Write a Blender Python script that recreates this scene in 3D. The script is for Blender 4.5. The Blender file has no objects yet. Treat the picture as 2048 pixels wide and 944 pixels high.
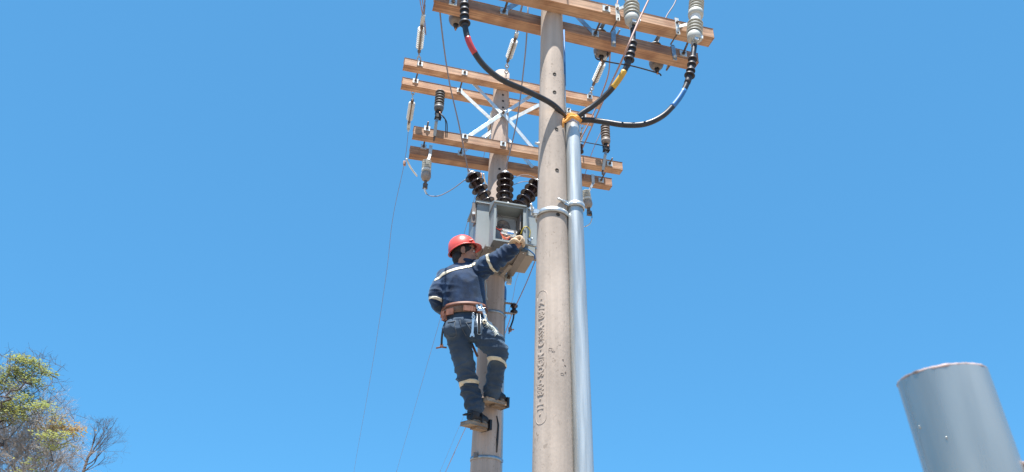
import bpy, bmesh, math, random
from mathutils import Vector as V, Matrix, noise
random.seed(7)
R = math.radians
sc = bpy.context.scene
C = sc.collection

# ------------------------------------------------------------------ camera
PXW, PXH, F = 2048.0, 944.0, 1500.0
PITCH, ROLL = R(30.2), R(-1.65)
fw = V((0, math.cos(PITCH), math.sin(PITCH)))
rt0 = V((1, 0, 0)); up0 = V((0, -math.sin(PITCH), math.cos(PITCH)))
cr = math.cos(ROLL)*rt0 - math.sin(ROLL)*up0
cu = math.sin(ROLL)*rt0 + math.cos(ROLL)*up0
cam = bpy.data.cameras.new('camera'); co = bpy.data.objects.new('camera', cam); C.objects.link(co)
m3 = Matrix((cr, cu, -fw)).transposed()
co.matrix_world = m3.to_4x4()
cam.sensor_width = 36; cam.lens = 36*F/PXW; cam.clip_start = 0.02; cam.clip_end = 3000
cam.dof.use_dof = True; cam.dof.focus_distance = 6.0; cam.dof.aperture_fstop = 16
sc.camera = co

# ------------------------------------------------------------------ light
SUN_EL, SUN_AZ = 72.2, -8.0          # azimuth: degrees to the left of straight behind the camera
sd = V((math.sin(R(SUN_AZ))*math.cos(R(SUN_EL)), -math.cos(R(SUN_AZ))*math.cos(R(SUN_EL)), math.sin(R(SUN_EL))))
w = bpy.data.worlds.new('World'); sc.world = w; w.use_nodes = True
nt = w.node_tree; nt.nodes.clear()
sky = nt.nodes.new('ShaderNodeTexSky'); sky.sky_type = 'NISHITA'; sky.sun_disc = False
sky.sun_elevation = R(SUN_EL); sky.sun_rotation = R(180+SUN_AZ*-1)
sky.air_density = 1; sky.dust_density = 0; sky.ozone_density = 6; sky.altitude = 4000
gm = nt.nodes.new('ShaderNodeGamma'); gm.inputs[1].default_value = 0.3          # the phone's flat rendering of the clear sky
hs = nt.nodes.new('ShaderNodeVectorMath'); hs.operation = 'MULTIPLY'; hs.inputs[1].default_value = (0.62, 1.81, 2.90)
bg = nt.nodes.new('ShaderNodeBackground'); bg.inputs[1].default_value = .1
wo = nt.nodes.new('ShaderNodeOutputWorld')
nt.links.new(sky.outputs[0], gm.inputs[0]); nt.links.new(gm.outputs[0], hs.inputs[0]); nt.links.new(hs.outputs[0], bg.inputs[0]); nt.links.new(bg.outputs[0], wo.inputs[0])
sun = bpy.data.lights.new('sun', 'SUN'); sun.energy = 5.0; sun.angle = R(0.5); sun.color = (1.0, 0.96, 0.9)
so = bpy.data.objects.new('sun', sun); C.objects.link(so)
so.rotation_euler = (-sd).to_track_quat('-Z', 'Y').to_euler()
sc.view_settings.view_transform = 'Standard'; sc.view_settings.look = 'None'
sc.view_settings.exposure = 1.1; sc.view_settings.gamma = 1

# ------------------------------------------------------------------ pixel helpers (photo pixel -> point on a real plane)
def ray(px, py): return fw + cr*((px-PXW/2)/F) + cu*((PXH/2-py)/F)
def PY(px, py, y):
    d = ray(px, py); return d*(y/d.y)
def PZ(px, py, z):
    d = ray(px, py); return d*(z/d.z)
YA = R(14.2)
U = V((math.cos(YA), math.sin(YA), 0)); N = V((math.sin(YA), -math.cos(YA), 0)); Z = V((0, 0, 1))
RP = V((-.155, 5.95, 0)); FP = V((.237, 3.81, 0))       # axes of the rear and front pole
def PN(P, px, py, off):                                  # on the vertical plane parallel to the crossarms
    d = ray(px, py); return d*((off+P.dot(N))/d.dot(N))
def L(P, s, off, z): return P + U*s + N*off + Z*z

# ------------------------------------------------------------------ materials
def mat(name, col, rough=.6, metal=0., noise_s=8., var=.12, bump=.0, bump_s=60., col2=None, stretch=(1, 1, 1), spec=None, fac=(.35, .65), coat=0):
    m = bpy.data.materials.new(name); m.use_nodes = True; t = m.node_tree; b = t.nodes['Principled BSDF']
    b.inputs['Roughness'].default_value = rough; b.inputs['Metallic'].default_value = metal
    if spec is not None: b.inputs['Specular IOR Level'].default_value = spec
    if coat: b.inputs['Coat Weight'].default_value = coat
    tc = t.nodes.new('ShaderNodeTexCoord'); mp = t.nodes.new('ShaderNodeMapping'); mp.inputs['Scale'].default_value = stretch
    t.links.new(tc.outputs['Object'], mp.inputs[0])
    n = t.nodes.new('ShaderNodeTexNoise'); n.inputs['Scale'].default_value = noise_s; n.inputs['Detail'].default_value = 6
    t.links.new(mp.outputs[0], n.inputs[0])
    r = t.nodes.new('ShaderNodeValToRGB'); c2 = col2 or tuple(c*(1-var*2) for c in col); c1 = col if col2 else tuple(min(1, c*(1+var)) for c in col)
    r.color_ramp.elements[0].position = fac[0]; r.color_ramp.elements[1].position = fac[1]
    r.color_ramp.elements[0].color = (*c2, 1); r.color_ramp.elements[1].color = (*c1, 1)
    t.links.new(n.outputs[0], r.inputs[0]); t.links.new(r.outputs[0], b.inputs['Base Color'])
    rr = t.nodes.new('ShaderNodeMapRange'); rr.inputs[3].default_value = max(.05, rough-.1); rr.inputs[4].default_value = min(1, rough+.12)
    t.links.new(n.outputs[0], rr.inputs[0]); t.links.new(rr.outputs[0], b.inputs['Roughness'])
    if bump:
        n2 = t.nodes.new('ShaderNodeTexNoise'); n2.inputs['Scale'].default_value = bump_s; n2.inputs['Detail'].default_value = 5
        t.links.new(mp.outputs[0], n2.inputs[0])
        bp = t.nodes.new('ShaderNodeBump'); bp.inputs['Strength'].default_value = bump; bp.inputs['Distance'].default_value = .01
        t.links.new(n2.outputs[0], bp.inputs['Height']); t.links.new(bp.outputs[0], b.inputs['Normal'])
    return m

def concrete(name, col):
    m = mat(name, col, .85, noise_s=3.5, var=.10, bump=.14, bump_s=70, stretch=(1, 1, .55))
    t = m.node_tree; b = t.nodes['Principled BSDF']; tc = t.nodes['Texture Coordinate']
    base = b.inputs['Base Color'].links[0].from_socket
    # small dark pits and grey scuffs
    v = t.nodes.new('ShaderNodeTexNoise'); v.inputs['Scale'].default_value = 55; v.inputs['Detail'].default_value = 3; v.inputs['Distortion'].default_value = 1.2
    mp = t.nodes.new('ShaderNodeMapping'); mp.inputs['Scale'].default_value = (1, 1, .6)
    t.links.new(tc.outputs['Object'], mp.inputs[0]); t.links.new(mp.outputs[0], v.inputs[0])
    r = t.nodes.new('ShaderNodeValToRGB'); r.color_ramp.elements[0].position = .60; r.color_ramp.elements[1].position = .70
    t.links.new(v.outputs[0], r.inputs[0])
    big = t.nodes.new('ShaderNodeTexNoise'); big.inputs['Scale'].default_value = 4; t.links.new(tc.outputs['Object'], big.inputs[0])
    rb = t.nodes.new('ShaderNodeValToRGB'); rb.color_ramp.elements[0].position = .45; rb.color_ramp.elements[1].position = .62
    t.links.new(big.outputs[0], rb.inputs[0])
    mu = t.nodes.new('ShaderNodeMath'); mu.operation = 'MULTIPLY'; t.links.new(r.outputs[0], mu.inputs[0]); t.links.new(rb.outputs[0], mu.inputs[1])
    mu2 = t.nodes.new('ShaderNodeMath'); mu2.operation = 'MULTIPLY'; mu2.inputs[1].default_value = .75; t.links.new(mu.outputs[0], mu2.inputs[0])
    mx = t.nodes.new('ShaderNodeMix'); mx.data_type = 'RGBA'
    t.links.new(mu2.outputs[0], mx.inputs['Factor']); t.links.new(base, mx.inputs['A']); mx.inputs['B'].default_value = (col[0]*.45, col[1]*.42, col[2]*.4, 1)
    # long vertical water streaks
    st = t.nodes.new('ShaderNodeTexNoise'); st.inputs['Scale'].default_value = 30; mps = t.nodes.new('ShaderNodeMapping'); mps.inputs['Scale'].default_value = (1, 1, .04)
    t.links.new(tc.outputs['Object'], mps.inputs[0]); t.links.new(mps.outputs[0], st.inputs[0])
    rs = t.nodes.new('ShaderNodeMapRange'); rs.inputs[1].default_value = .35; rs.inputs[2].default_value = .7; rs.inputs[3].default_value = 1.04; rs.inputs[4].default_value = .86
    t.links.new(st.outputs[0], rs.inputs[0])
    mm = t.nodes.new('ShaderNodeVectorMath'); mm.operation = 'SCALE'; t.links.new(mx.outputs['Result'], mm.inputs[0]); t.links.new(rs.outputs[0], mm.inputs['Scale'])
    t.links.new(mm.outputs[0], b.inputs['Base Color'])
    return m

def wood(name, col, col2):
    m = mat(name, col, .7, noise_s=7, bump=.0, col2=col2, stretch=(1, 1, 1))
    t = m.node_tree; b = t.nodes['Principled BSDF']; tc = t.nodes['Texture Coordinate']
    base = b.inputs['Base Color'].links[0].from_socket
    mp = t.nodes.new('ShaderNodeMapping'); mp.inputs['Scale'].default_value = (1.6, 60, 60)
    t.links.new(tc.outputs['Object'], mp.inputs[0])
    n = t.nodes.new('ShaderNodeTexNoise'); n.inputs['Scale'].default_value = 1.6; n.inputs['Detail'].default_value = 5; n.inputs['Distortion'].default_value = .6
    t.links.new(mp.outputs[0], n.inputs[0])
    r = t.nodes.new('ShaderNodeMapRange'); r.inputs[1].default_value = .38; r.inputs[2].default_value = .62; r.inputs[3].default_value = .68; r.inputs[4].default_value = 1.12
    t.links.new(n.outputs[0], r.inputs[0])
    mm = t.nodes.new('ShaderNodeVectorMath'); mm.operation = 'SCALE'; t.links.new(base, mm.inputs[0]); t.links.new(r.outputs[0], mm.inputs['Scale'])
    t.links.new(mm.outputs[0], b.inputs['Base Color'])
    mp2 = t.nodes.new('ShaderNodeMapping'); mp2.inputs['Scale'].default_value = (1.1, 26, 26); t.links.new(tc.outputs['Object'], mp2.inputs[0])
    n2 = t.nodes.new('ShaderNodeTexNoise'); n2.inputs['Scale'].default_value = 2.2; n2.inputs['Detail'].default_value = 8; n2.inputs['Roughness'].default_value = .7; t.links.new(mp2.outputs[0], n2.inputs[0])
    r2 = t.nodes.new('ShaderNodeMapRange'); r2.inputs[1].default_value = .60; r2.inputs[2].default_value = .66; r2.inputs[3].default_value = 1; r2.inputs[4].default_value = .45; t.links.new(n2.outputs[0], r2.inputs[0])
    m2 = t.nodes.new('ShaderNodeVectorMath'); m2.operation = 'SCALE'; t.links.new(mm.outputs[0], m2.inputs[0]); t.links.new(r2.outputs[0], m2.inputs['Scale']); oi = t.nodes.new('ShaderNodeObjectInfo'); r3 = t.nodes.new('ShaderNodeMapRange'); r3.inputs[3].default_value = .8; r3.inputs[4].default_value = 1.08; t.links.new(oi.outputs['Random'], r3.inputs[0])
    m3_ = t.nodes.new('ShaderNodeVectorMath'); m3_.operation = 'SCALE'; t.links.new(m2.outputs[0], m3_.inputs[0]); t.links.new(r3.outputs[0], m3_.inputs['Scale']); t.links.new(m3_.outputs[0], b.inputs['Base Color'])
    bp = t.nodes.new('ShaderNodeBump'); bp.inputs['Strength'].default_value = .4; bp.inputs['Distance'].default_value = .004
    t.links.new(n.outputs[0], bp.inputs['Height']); t.links.new(bp.outputs[0], b.inputs['Normal'])
    return m

M = {}
M['conc'] = concrete('pole_concrete', (.475, .395, .33))
M['conc2'] = concrete('pole_concrete_rear', (.54, .425, .35))
M['hole'] = mat('hole_dark', (.05, .045, .04), .9)
M['chip'] = mat('chipped_concrete', (.27, .21, .17), .9)
M['wood'] = wood('crossarm_wood', (.62, .39, .245), (.42, .225, .13))
M['wood2'] = wood('crossarm_wood_red', (.54, .325, .20), (.36, .185, .11))
M['board'] = wood('worn_board_wood', (.42, .34, .26), (.30, .2, .13))
M['galv'] = mat('galvanised_steel', (.56, .60, .62), .38, .75, noise_s=22, var=.1, bump=.08, bump_s=120)
M['plate'] = mat('bright_zinc_plate', (.72, .75, .73), .42, .45, noise_s=30, var=.06)
M['strap'] = mat('blue_grey_strap_steel', (.36, .42, .47), .4, .6, noise_s=20, var=.12)
M['bolt'] = mat('rusty_bolt', (.20, .15, .12), .55, .5, noise_s=60, var=.2)
M['brace'] = mat('brace_zinc', (.70, .76, .78), .4, .5, noise_s=25, var=.06)
M['conduit'] = mat('conduit_zinc', (.50, .535, .545), .4, .5, noise_s=6, var=.12, bump=.1, bump_s=40, stretch=(6, 6, .35))
M['rust'] = mat('rusty_copper_lug', (.42, .24, .16), .5, .5, noise_s=50, var=.2)
M['cable'] = mat('black_cable_jacket', (.028, .031, .038), .42, 0, noise_s=25, var=.2, bump=.05)
M['term'] = mat('black_termination_rubber', (.035, .035, .042), .5, 0, noise_s=40)
M['red_tape'] = mat('red_tape', (.62, .06, .07), .4)
M['yel_tape'] = mat('yellow_tape', (.72, .42, .05), .45)
M['blu_tape'] = mat('blue_tape', (.05, .2, .5), .4)
M['orange'] = mat('orange_rope', (.85, .38, .07), .7, bump=.4, bump_s=200)
M['porc'] = mat('grey_porcelain', (.50, .51, .47), .5, 0, noise_s=15, var=.05)
M['porcw'] = mat('white_polymer', (.74, .74, .70), .4, 0, noise_s=15, var=.04)
M['polyg'] = mat('dark_grey_polymer', (.12, .115, .11), .5, 0, noise_s=30)
M['polyb'] = mat('brown_grey_polymer', (.24, .20, .175), .5, 0, noise_s=30)
M['bush'] = mat('black_bushing_glaze', (.034, .022, .022), .26, 0, noise_s=20)
M['black'] = mat('black_plastic', (.02, .02, .022), .45)
M['box'] = mat('grey_painted_steel', (.285, .325, .335), .45, 0, noise_s=4, var=.05, bump=.03, bump_s=30)
M['cabfl'] = mat('cabinet_underside_dark', (.16, .17, .18), .5)  # cabinet floor, darker grey than the cabinet sides
M['boxin'] = mat('grey_inside_paint', (.38, .41, .43), .5, 0, noise_s=4, var=.06)
M['bot'] = mat('taupe_bounce_tint', (.33, .29, .255), .6, 0, noise_s=4, var=.06)  # warm ground bounce put into the underside colour; shared by mounts and clevis arms
M['chan'] = mat('channel_steel', (.22, .195, .18), .5, .2, noise_s=10, var=.08)
M['white'] = mat('white_plastic', (.75, .75, .72), .4)
M['redp'] = mat('red_plastic', (.6, .06, .04), .4)
M['orangew'] = mat('orange_wire', (.75, .22, .10), .5)
M['yelw'] = mat('yellow_wire', (.65, .5, .06), .4)
M['wire'] = mat('aluminium_wire', (.26, .23, .24), .6, .1, noise_s=3, var=.05)
M['copper'] = mat('copper_wire', (.40, .25, .21), .6, 0, noise_s=3, var=.05)
M['pipe'] = mat('weathered_grey_pipe', (.50, .485, .44), .27, .62, noise_s=30, var=.10, bump=.06, bump_s=35, stretch=(1, 1, .15))
M['weld'] = mat('pinkish_weld_rust', (.50, .38, .34), .6, .3, noise_s=90, var=.3)
M['denim'] = mat('blue_work_denim', (.016, .036, .086), .75, 0, noise_s=14, var=.25, bump=.35, bump_s=300, spec=.25)
M['jeans'] = mat('faded_blue_jeans', (.070, .098, .135), .8, 0, noise_s=5, col2=(.034, .058, .098), bump=.4, bump_s=260, spec=.2)
M['seam'] = mat('seam_stitching', (.11, .13, .155), .8)
for k_ in ('denim', 'jeans'):
    b_ = M[k_].node_tree.nodes['Principled BSDF']; b_.inputs['Sheen Weight'].default_value = .4 if k_ == 'denim' else .25; b_.inputs['Sheen Roughness'].default_value = .45; b_.inputs['Sheen Tint'].default_value = (.45, .72, 1, 1)
M['refl'] = mat('reflective_tape', (.66, .60, .46), .45, 0, noise_s=40, var=.06)
M['skin'] = mat('skin', (.38, .20, .135), .5, 0, noise_s=25, var=.08)
M['hair'] = mat('black_hair', (.012, .010, .010), .6, bump=.5, bump_s=200)
M['helmet'] = mat('red_hard_hat', (.62, .085, .070), .38, 0, noise_s=6, var=.05)
M['glove'] = mat('tan_leather_glove', (.62, .45, .29), .75, 0, noise_s=20, var=.1, bump=.3, bump_s=90)
M['leather'] = mat('brown_leather', (.20, .085, .055), .55, 0, noise_s=18, var=.15)
M['canvas'] = mat('brown_canvas_belt', (.22, .14, .10), .8, 0, noise_s=30, var=.12, bump=.3, bump_s=200)
M['sole'] = mat('dusty_boot_sole', (.26, .21, .165), .85, 0, noise_s=30, var=.2)
M['boot'] = mat('black_boot_leather', (.025, .024, .028), .5, 0, noise_s=25, var=.25)
M['tool'] = mat('chrome_tool_steel', (.60, .64, .66), .28, .85)
M['frill'] = mat('pale_rope_fringe', (.62, .66, .60), .7)
M['bark'] = mat('pale_bark', (.45, .39, .34), .9, noise_s=12, var=.25)
M['barkd'] = mat('dark_bark', (.11, .09, .085), .9, noise_s=12, var=.25)
M['leaf'] = mat('yellow_green_leaf', (.44, .46, .15), .6, noise_s=.9, col2=(.27, .33, .11))
M['leafo'] = mat('olive_brown_leaf', (.44, .30, .12), .6, noise_s=.9, col2=(.30, .26, .10))
M['ground'] = mat('dry_sandy_ground', (.25, .20, .15), .95, noise_s=.25, var=.12, bump=.3, bump_s=3)
for k in ('leaf', 'leafo'):                 # thin leaves let some light through
    t = M[k].node_tree; b = t.nodes['Principled BSDF']; tr = t.nodes.new('ShaderNodeBsdfTranslucent'); mx = t.nodes.new('ShaderNodeMixShader'); mx.inputs[0].default_value = .4
    t.links.new(b.inputs['Base Color'].links[0].from_socket, tr.inputs[0]); o = t.nodes['Material Output']
    t.links.new(b.outputs[0], mx.inputs[1]); t.links.new(tr.outputs[0], mx.inputs[2]); t.links.new(mx.outputs[0], o.inputs[0])

# ------------------------------------------------------------------ mesh builder
def perp(d):
    d = d.normalized(); a = V((0, 0, 1)) if abs(d.z) < .9 else V((1, 0, 0))
    x = d.cross(a).normalized(); return x, d.cross(x).normalized()
def spline(pts, n=6):
    P = [V(p) for p in pts]
    if len(P) < 3: return P
    P = [P[0]*2-P[1]] + P + [P[-1]*2-P[-2]]; o = []
    for i in range(1, len(P)-2):
        a, b, c, d = P[i-1:i+3]
        for k in range(n):
            t = k/n; o.append(.5*((2*b)+(c-a)*t+(2*a-5*b+4*c-d)*t*t+(-a+3*b-3*c+d)*t**3))
    o.append(P[-2]); return o
def tag(o, label=None, cat=None, group=None, kind=None):
    if label: o['label'] = label
    if cat: o['category'] = cat
    if group: o['group'] = group
    if kind: o['kind'] = kind
    return o
ORG = {}
def thing(name, label, cat, loc, group=None):
    o = bpy.data.objects.new(name, None); C.objects.link(o); o.location = V(loc); ORG[o.name] = V(loc); o.empty_display_size = .1
    return tag(o, label, cat, group)
class MB:
    def __init__(s): s.v = []; s.f = []; s.sm = []
    def add(s, vs, fs, smooth=True):
        k = len(s.v); s.v += [V(p) for p in vs]; s.f += [tuple(i+k for i in f) for f in fs]; s.sm += [smooth]*len(fs); return s
    def tube(s, pts, r, n=8, cap=True, smooth=True, flat=None):
        P = [V(p) for p in pts]; rr = r if isinstance(r, (list, tuple)) else [r]*len(P)
        x = None; vs = []; fs = []
        for i, p in enumerate(P):
            d = (P[min(i+1, len(P)-1)]-P[max(i-1, 0)]).normalized()
            if x is None: x, y = perp(d)
            else:
                x = (x-d*x.dot(d)).normalized(); y = d.cross(x)
            for k in range(n):
                a = 2*math.pi*k/n; vs.append(p+(x*math.cos(a)+y*math.sin(a))*rr[i])
        for i in range(len(P)-1):
            for k in range(n):
                a = i*n+k; b = i*n+(k+1) % n; fs.append((a, b, b+n, a+n))
        if cap and n > 2: fs.append(tuple(range(n-1, -1, -1))); fs.append(tuple(range((len(P)-1)*n, len(P)*n)))
        return s.add(vs, fs, smooth)
    def lathe(s, o, d, prof, n=24, smooth=True, x0=None, cap=True, ecc=1.0):
        d = V(d).normalized(); x, y = perp(d)
        if x0 is not None: x = (V(x0)-d*V(x0).dot(d)).normalized(); y = d.cross(x)
        vs = []; fs = []
        for (r, h) in prof:
            for k in range(n):
                a = 2*math.pi*k/n; vs.append(V(o)+d*h+(x*math.cos(a)+y*math.sin(a)*ecc)*max(r, 1e-5))
        for i in range(len(prof)-1):
            for k in range(n):
                a = i*n+k; b = i*n+(k+1) % n; fs.append((a, b, b+n, a+n))
        if cap: fs.append(tuple(range(n-1, -1, -1))); fs.append(tuple(range((len(prof)-1)*n, len(prof)*n)))
        return s.add(vs, fs, smooth)
    def box(s, c, hx, hy, hz, bev=0.0):        # centre and three half-axis vectors
        c, hx, hy, hz = V(c), V(hx), V(hy), V(hz)
        if bev <= 0:
            vs = [c+hx*i+hy*j+hz*k for k in (-1, 1) for j in (-1, 1) for i in (-1, 1)]
            return s.add(vs, [(0, 2, 3, 1), (4, 5, 7, 6), (0, 1, 5, 4), (2, 6, 7, 3), (0, 4, 6, 2), (1, 3, 7, 5)], False)
        bm = bmesh.new(); bmesh.ops.create_cube(bm, size=2)
        Mx = Matrix((hx, hy, hz)).transposed()
        for v in bm.verts: v.co = Mx @ v.co + c
        bmesh.ops.bevel(bm, geom=bm.edges[:], offset=bev, segments=2, affect='EDGES', profile=.5)
        bm.verts.index_update(); s.add([v.co.copy() for v in bm.verts], [tuple(v.index for v in f.verts) for f in bm.faces], False); bm.free(); return s
    def bar(s, a, b, wv, t, bev=0):            # flat bar from a to b, wv = half width vector, t = half thickness
        a, b = V(a), V(b); d = (b-a); wv = V(wv); wv = wv-d.normalized()*wv.dot(d.normalized())
        nn = d.normalized().cross(wv.normalized())*t
        return s.box((a+b)/2, d/2, wv, nn, bev)
    def build(s, name, m, parent=None, autos=None, frame=None):
        me = bpy.data.meshes.new(name); root = parent
        while root is not None and root.parent is not None: root = root.parent
        org = ORG.get(root.name, V((0, 0, 0))) if root is not None else V((0, 0, 0))
        if root is None:
            org = sum(s.v, V((0, 0, 0)))/max(1, len(s.v))
        B = Matrix.Identity(3)
        if frame is not None: B = frame
        vv = [(B.transposed() @ (p-org)) for p in s.v]
        me.from_pydata(vv, [], s.f); me.polygons.foreach_set('use_smooth', s.sm); me.update()
        bm = bmesh.new(); bm.from_mesh(me); bmesh.ops.recalc_face_normals(bm, faces=bm.faces); bm.to_mesh(me); bm.free()
        me.materials.append(m if not isinstance(m, str) else M[m])
        o = bpy.data.objects.new(name, me); C.objects.link(o)
        if frame is not None: o.matrix_local = B.to_4x4()
        if parent is not None: o.parent = parent
        else:
            o.location = org; ORG[o.name] = org
        return o
UF = Matrix((U, -N, Z)).transposed()   # object frame aligned with crossarms

# ------------------------------------------------------------------ ground, hill
def ground_h(x, y):
    r = math.hypot(x, y)
    h = -1.6 - 2.3*min(1, max(0, (y-1.0)/3.0))
    hx = (x+26)/24; hy = (y-44)/26
    h += 9.0*math.exp(-(hx*hx+hy*hy)) + .25*noise.noise(V((x*.15, y*.15, 0)))
    h += 14*max(0, min(1, (r-250)/600))*noise.noise(V((x*.003, y*.003, 3)))
    return h
g = MB(); NX = 90
cs = [math.copysign(abs(t)**2.6*1500, t) for t in [(-1+2*i/NX) for i in range(NX+1)]]
g.add([(x, y, ground_h(x, y)) for y in cs for x in cs], [(j*(NX+1)+i, j*(NX+1)+i+1, (j+1)*(NX+1)+i+1, (j+1)*(NX+1)+i) for j in range(NX) for i in range(NX)])
tag(g.build('ground', 'ground'), kind='structure')

# ------------------------------------------------------------------ poles
FTOP, RTOP = 5.35, 5.42
def pole_r(z, top): return (.065+(top-z)*.0086) if top == FTOP else (.080+(top-z)*.0092)
def make_pole(P, zb, zt, rtopz, m, label):
    t = thing('concrete_pole', label, 'utility pole', (P.x, P.y, zb))
    b = MB(); prof = []; K = 60
    for i in range(K+1):
        z = zb+(zt-zb)*i/K; prof.append((pole_r(z, rtopz), z))
    prof += [(pole_r(zt, rtopz)-.006, zt+.004), (pole_r(zt, rtopz)-.02, zt+.008)]
    b.lathe((P.x, P.y, 0), Z, prof, 64)
    b.build('shaft', m, t); return t
front_pole = make_pole(FP, ground_h(FP.x, FP.y)-1, FTOP, FTOP, 'conc', 'nearer concrete pole with raised lettering and a wide steel conduit alongside')
rear_pole = make_pole(RP, ground_h(RP.x, RP.y)-1, RTOP, RTOP, 'conc2', 'farther concrete pole that the lineman is standing on')
def on_pole(P, top, px, py):         # point on pole surface seen at this pixel, plus outward normal
    d = ray(px, py); d2 = V((d.x, d.y, 0)); z = d.z*P.length/d2.length
    for _ in range(6):
        r = pole_r(z, top); a = d2.dot(d2); b = -2*d2.dot(V((P.x, P.y, 0))); c = P.x**2+P.y**2-r*r
        disc = max(0, b*b-4*a*c); t = (-b-math.sqrt(disc))/(2*a); z = d.z*t
    p = d*t; nn = V((p.x-P.x, p.y-P.y, 0)).normalized(); return p, nn
for P, top, par, pts in ((FP, FTOP, front_pole, [(1109, 148), (1109, 184), (1113, 258), (1114, 340), (1116, 429)]), (RP, RTOP, rear_pole, [(1006, 190), (1006, 202), (1006, 215), (999, 338)])):
    for (px, py) in pts:
        p, nn = on_pole(P, top, px, py)
        b = MB(); b.lathe(p-nn*.02, nn, [(.0085, 0), (.0085, .0215), (.011, .023), (.0125, .021)], 12)
        b.build('bolt_hole', 'hole', par)
# chips in the concrete
for (px, py, s) in [(1101, 699, .013), (1107, 703, .009), (1124, 748, .010), (1131, 745, .006), (1126, 720, .006), (1130, 731, .006), (1120, 690, .004)]:
    p, nn = on_pole(FP, FTOP, px, py); b = MB(); x, y = perp(nn)
    vs = [p+nn*.0012+(x*math.cos(a)*random.uniform(.6, 1.2)+y*math.sin(a)*random.uniform(.3, .8))*s for a in [i*math.pi/5 for i in range(10)]]
    vs2 = [p-nn*.008]+vs; b.add(vs2, [(0, i+1, (i+1) % 10+1) for i in range(10)], False)
    b.build('chip', 'chip', front_pole)
# raised lettering, bent round the shaft, reading upwards
TXT = '· 11 · 800 · SOCIM · CESSA · 08 / 2 ·'
pA, nA = on_pole(FP, FTOP, 1083.5, 590); pB, nB = on_pole(FP, FTOP, 1081, 838)
ang = math.atan2(nA.y+nB.y, nA.x+nB.x)
def bend(z, w_, h):                       # w_ = distance round the shaft (positive to the left), h = proud of it
    r = pole_r(z, FTOP)+h; a = ang-w_/pole_r(z, FTOP); return V((FP.x+math.cos(a)*r, FP.y+math.sin(a)*r, z))
cu_ = bpy.data.curves.new('txt', 'FONT'); cu_.body = TXT; cu_.size = .07; cu_.extrude = .003; cu_.bevel_depth = .0012; cu_.align_x = 'CENTER'; cu_.align_y = 'CENTER'; cu_.resolution_u = 3; cu_.offset = .001
tmp = bpy.data.objects.new('txt', cu_); C.objects.link(tmp); bpy.context.view_layer.update()
me = tmp.evaluated_get(bpy.context.evaluated_depsgraph_get()).to_mesh()
xs = [v.co.x for v in me.vertices]; x0, x1 = min(xs), max(xs); zA, zB = pA.z-.02, pB.z+.02
uf = list(range(len(me.vertices)))
def find(i):
    while uf[i] != i: uf[i] = uf[uf[i]]; i = uf[i]
    return i
for e in me.edges: uf[find(e.vertices[0])] = find(e.vertices[1])
isl = {}
for i in range(len(me.vertices)): isl.setdefault(find(i), []).append(i)
isl = sorted(([min(xs[i] for i in v), max(xs[i] for i in v), v] for v in isl.values()), key=lambda q: q[0]); merged = []
for q in isl:
    if merged and q[0] < merged[-1][1]-.002: merged[-1][1] = max(merged[-1][1], q[1]); merged[-1][2] += q[2]
    else: merged.append(q)
for a_, c_, vs_ in merged:                 # one raised glyph each
    ix = {v: k for k, v in enumerate(vs_)}; b = MB()
    b.add([bend(zB+(me.vertices[v].co.x-x0)/(x1-x0)*(zA-zB), me.vertices[v].co.y*.78, me.vertices[v].co.z*.65+.0005) for v in vs_], [tuple(ix[k] for k in p.vertices) for p in me.polygons if p.vertices[0] in ix], False)
    b.build('letter', 'conc', front_pole)
bpy.data.objects.remove(tmp)
b = MB(); hw = .034; loop = []
for i in range(9): a = math.pi*i/8; loop.append((zA+.012+math.sin(a)*.035, math.cos(a)*hw))
for i in range(13): loop.append((zA+.012-(zA-zB+.024)*(i+.5)/13, -hw))
for i in range(9): a = math.pi*i/8; loop.append((zB-.012-math.sin(a)*.035, -math.cos(a)*hw))
for i in range(13): loop.append((zB-.012+(zA-zB+.024)*(i+.5)/13, hw))
loop.append(loop[0]); b.tube([bend(z, w_, -.0003) for z, w_ in loop], .0021, 6)
b.build('cartouche_rim', 'conc', front_pole)

# ------------------------------------------------------------------ crossarms
def crossarm(P, A, B, off, h, d, m, label):
    a = L(P, A[0], off, A[1]+h/2); c = L(P, B[0], off, B[1]+h/2)
    mid = (a+c)/2; b = MB(); K = 10; ux = (c-a).normalized(); nz = ux.cross(N).normalized()
    if nz.z < 0: nz = -nz
    b.box(mid, (c-a)/2, N*(d/2), nz*(h/2), .004)
    # object frame lies along the timber so the grain follows it
    fr = Matrix((ux, -N, nz)).transposed()
    o = MB(); o.v = b.v; o.f = b.f; o.sm = b.sm
    ob = o.build('crossarm', m, None, frame=fr); ob.matrix_world = Matrix.Translation(ORG[ob.name]) @ fr.to_4x4()
    return tag(ob, label, 'crossarm', 'wooden crossarms bolted to the two poles')
crossarm(RP, (-1.026, 5.135), (1.040, 5.136), .1255, .09, .085, 'wood', 'highest crossarm of the farther pole, in front of its rounded top')
crossarm(RP, (-1.009, 5.103), (1.045, 5.104), -.1255, .09, .085, 'wood', 'second crossarm down on the farther pole, passing behind it')
crossarm(RP, (-.858, 4.31), (1.226, 4.332), .134, .092, .085, 'wood', 'third crossarm down on the farther pole, passing in front of it')
crossarm(RP, (-.849, 4.274), (1.219, 4.313), -.134, .092, .085, 'wood2', 'lowest crossarm of the farther pole, just above the black bushings')
crossarm(FP, (-.86, 3.985), (1.171, 3.987), .125, .09, .09, 'wood', 'crossarm across the front of the nearer pole at the top of the photo')
crossarm(FP, (-.823, 4.016), (1.178, 3.981), -.128, .09, .09, 'wood2', 'crossarm passing behind the nearer pole, holding the red cable end')
crossarm(FP, (-.93, 4.80), (1.09, 4.70), .115, .09, .085, 'wood', 'upper front crossarm of the nearer pole, above the frame')
crossarm(FP, (-.93, 4.82), (1.09, 4.82), -.115, .09, .085, 'wood', 'upper back crossarm of the nearer pole, above the frame')

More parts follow.
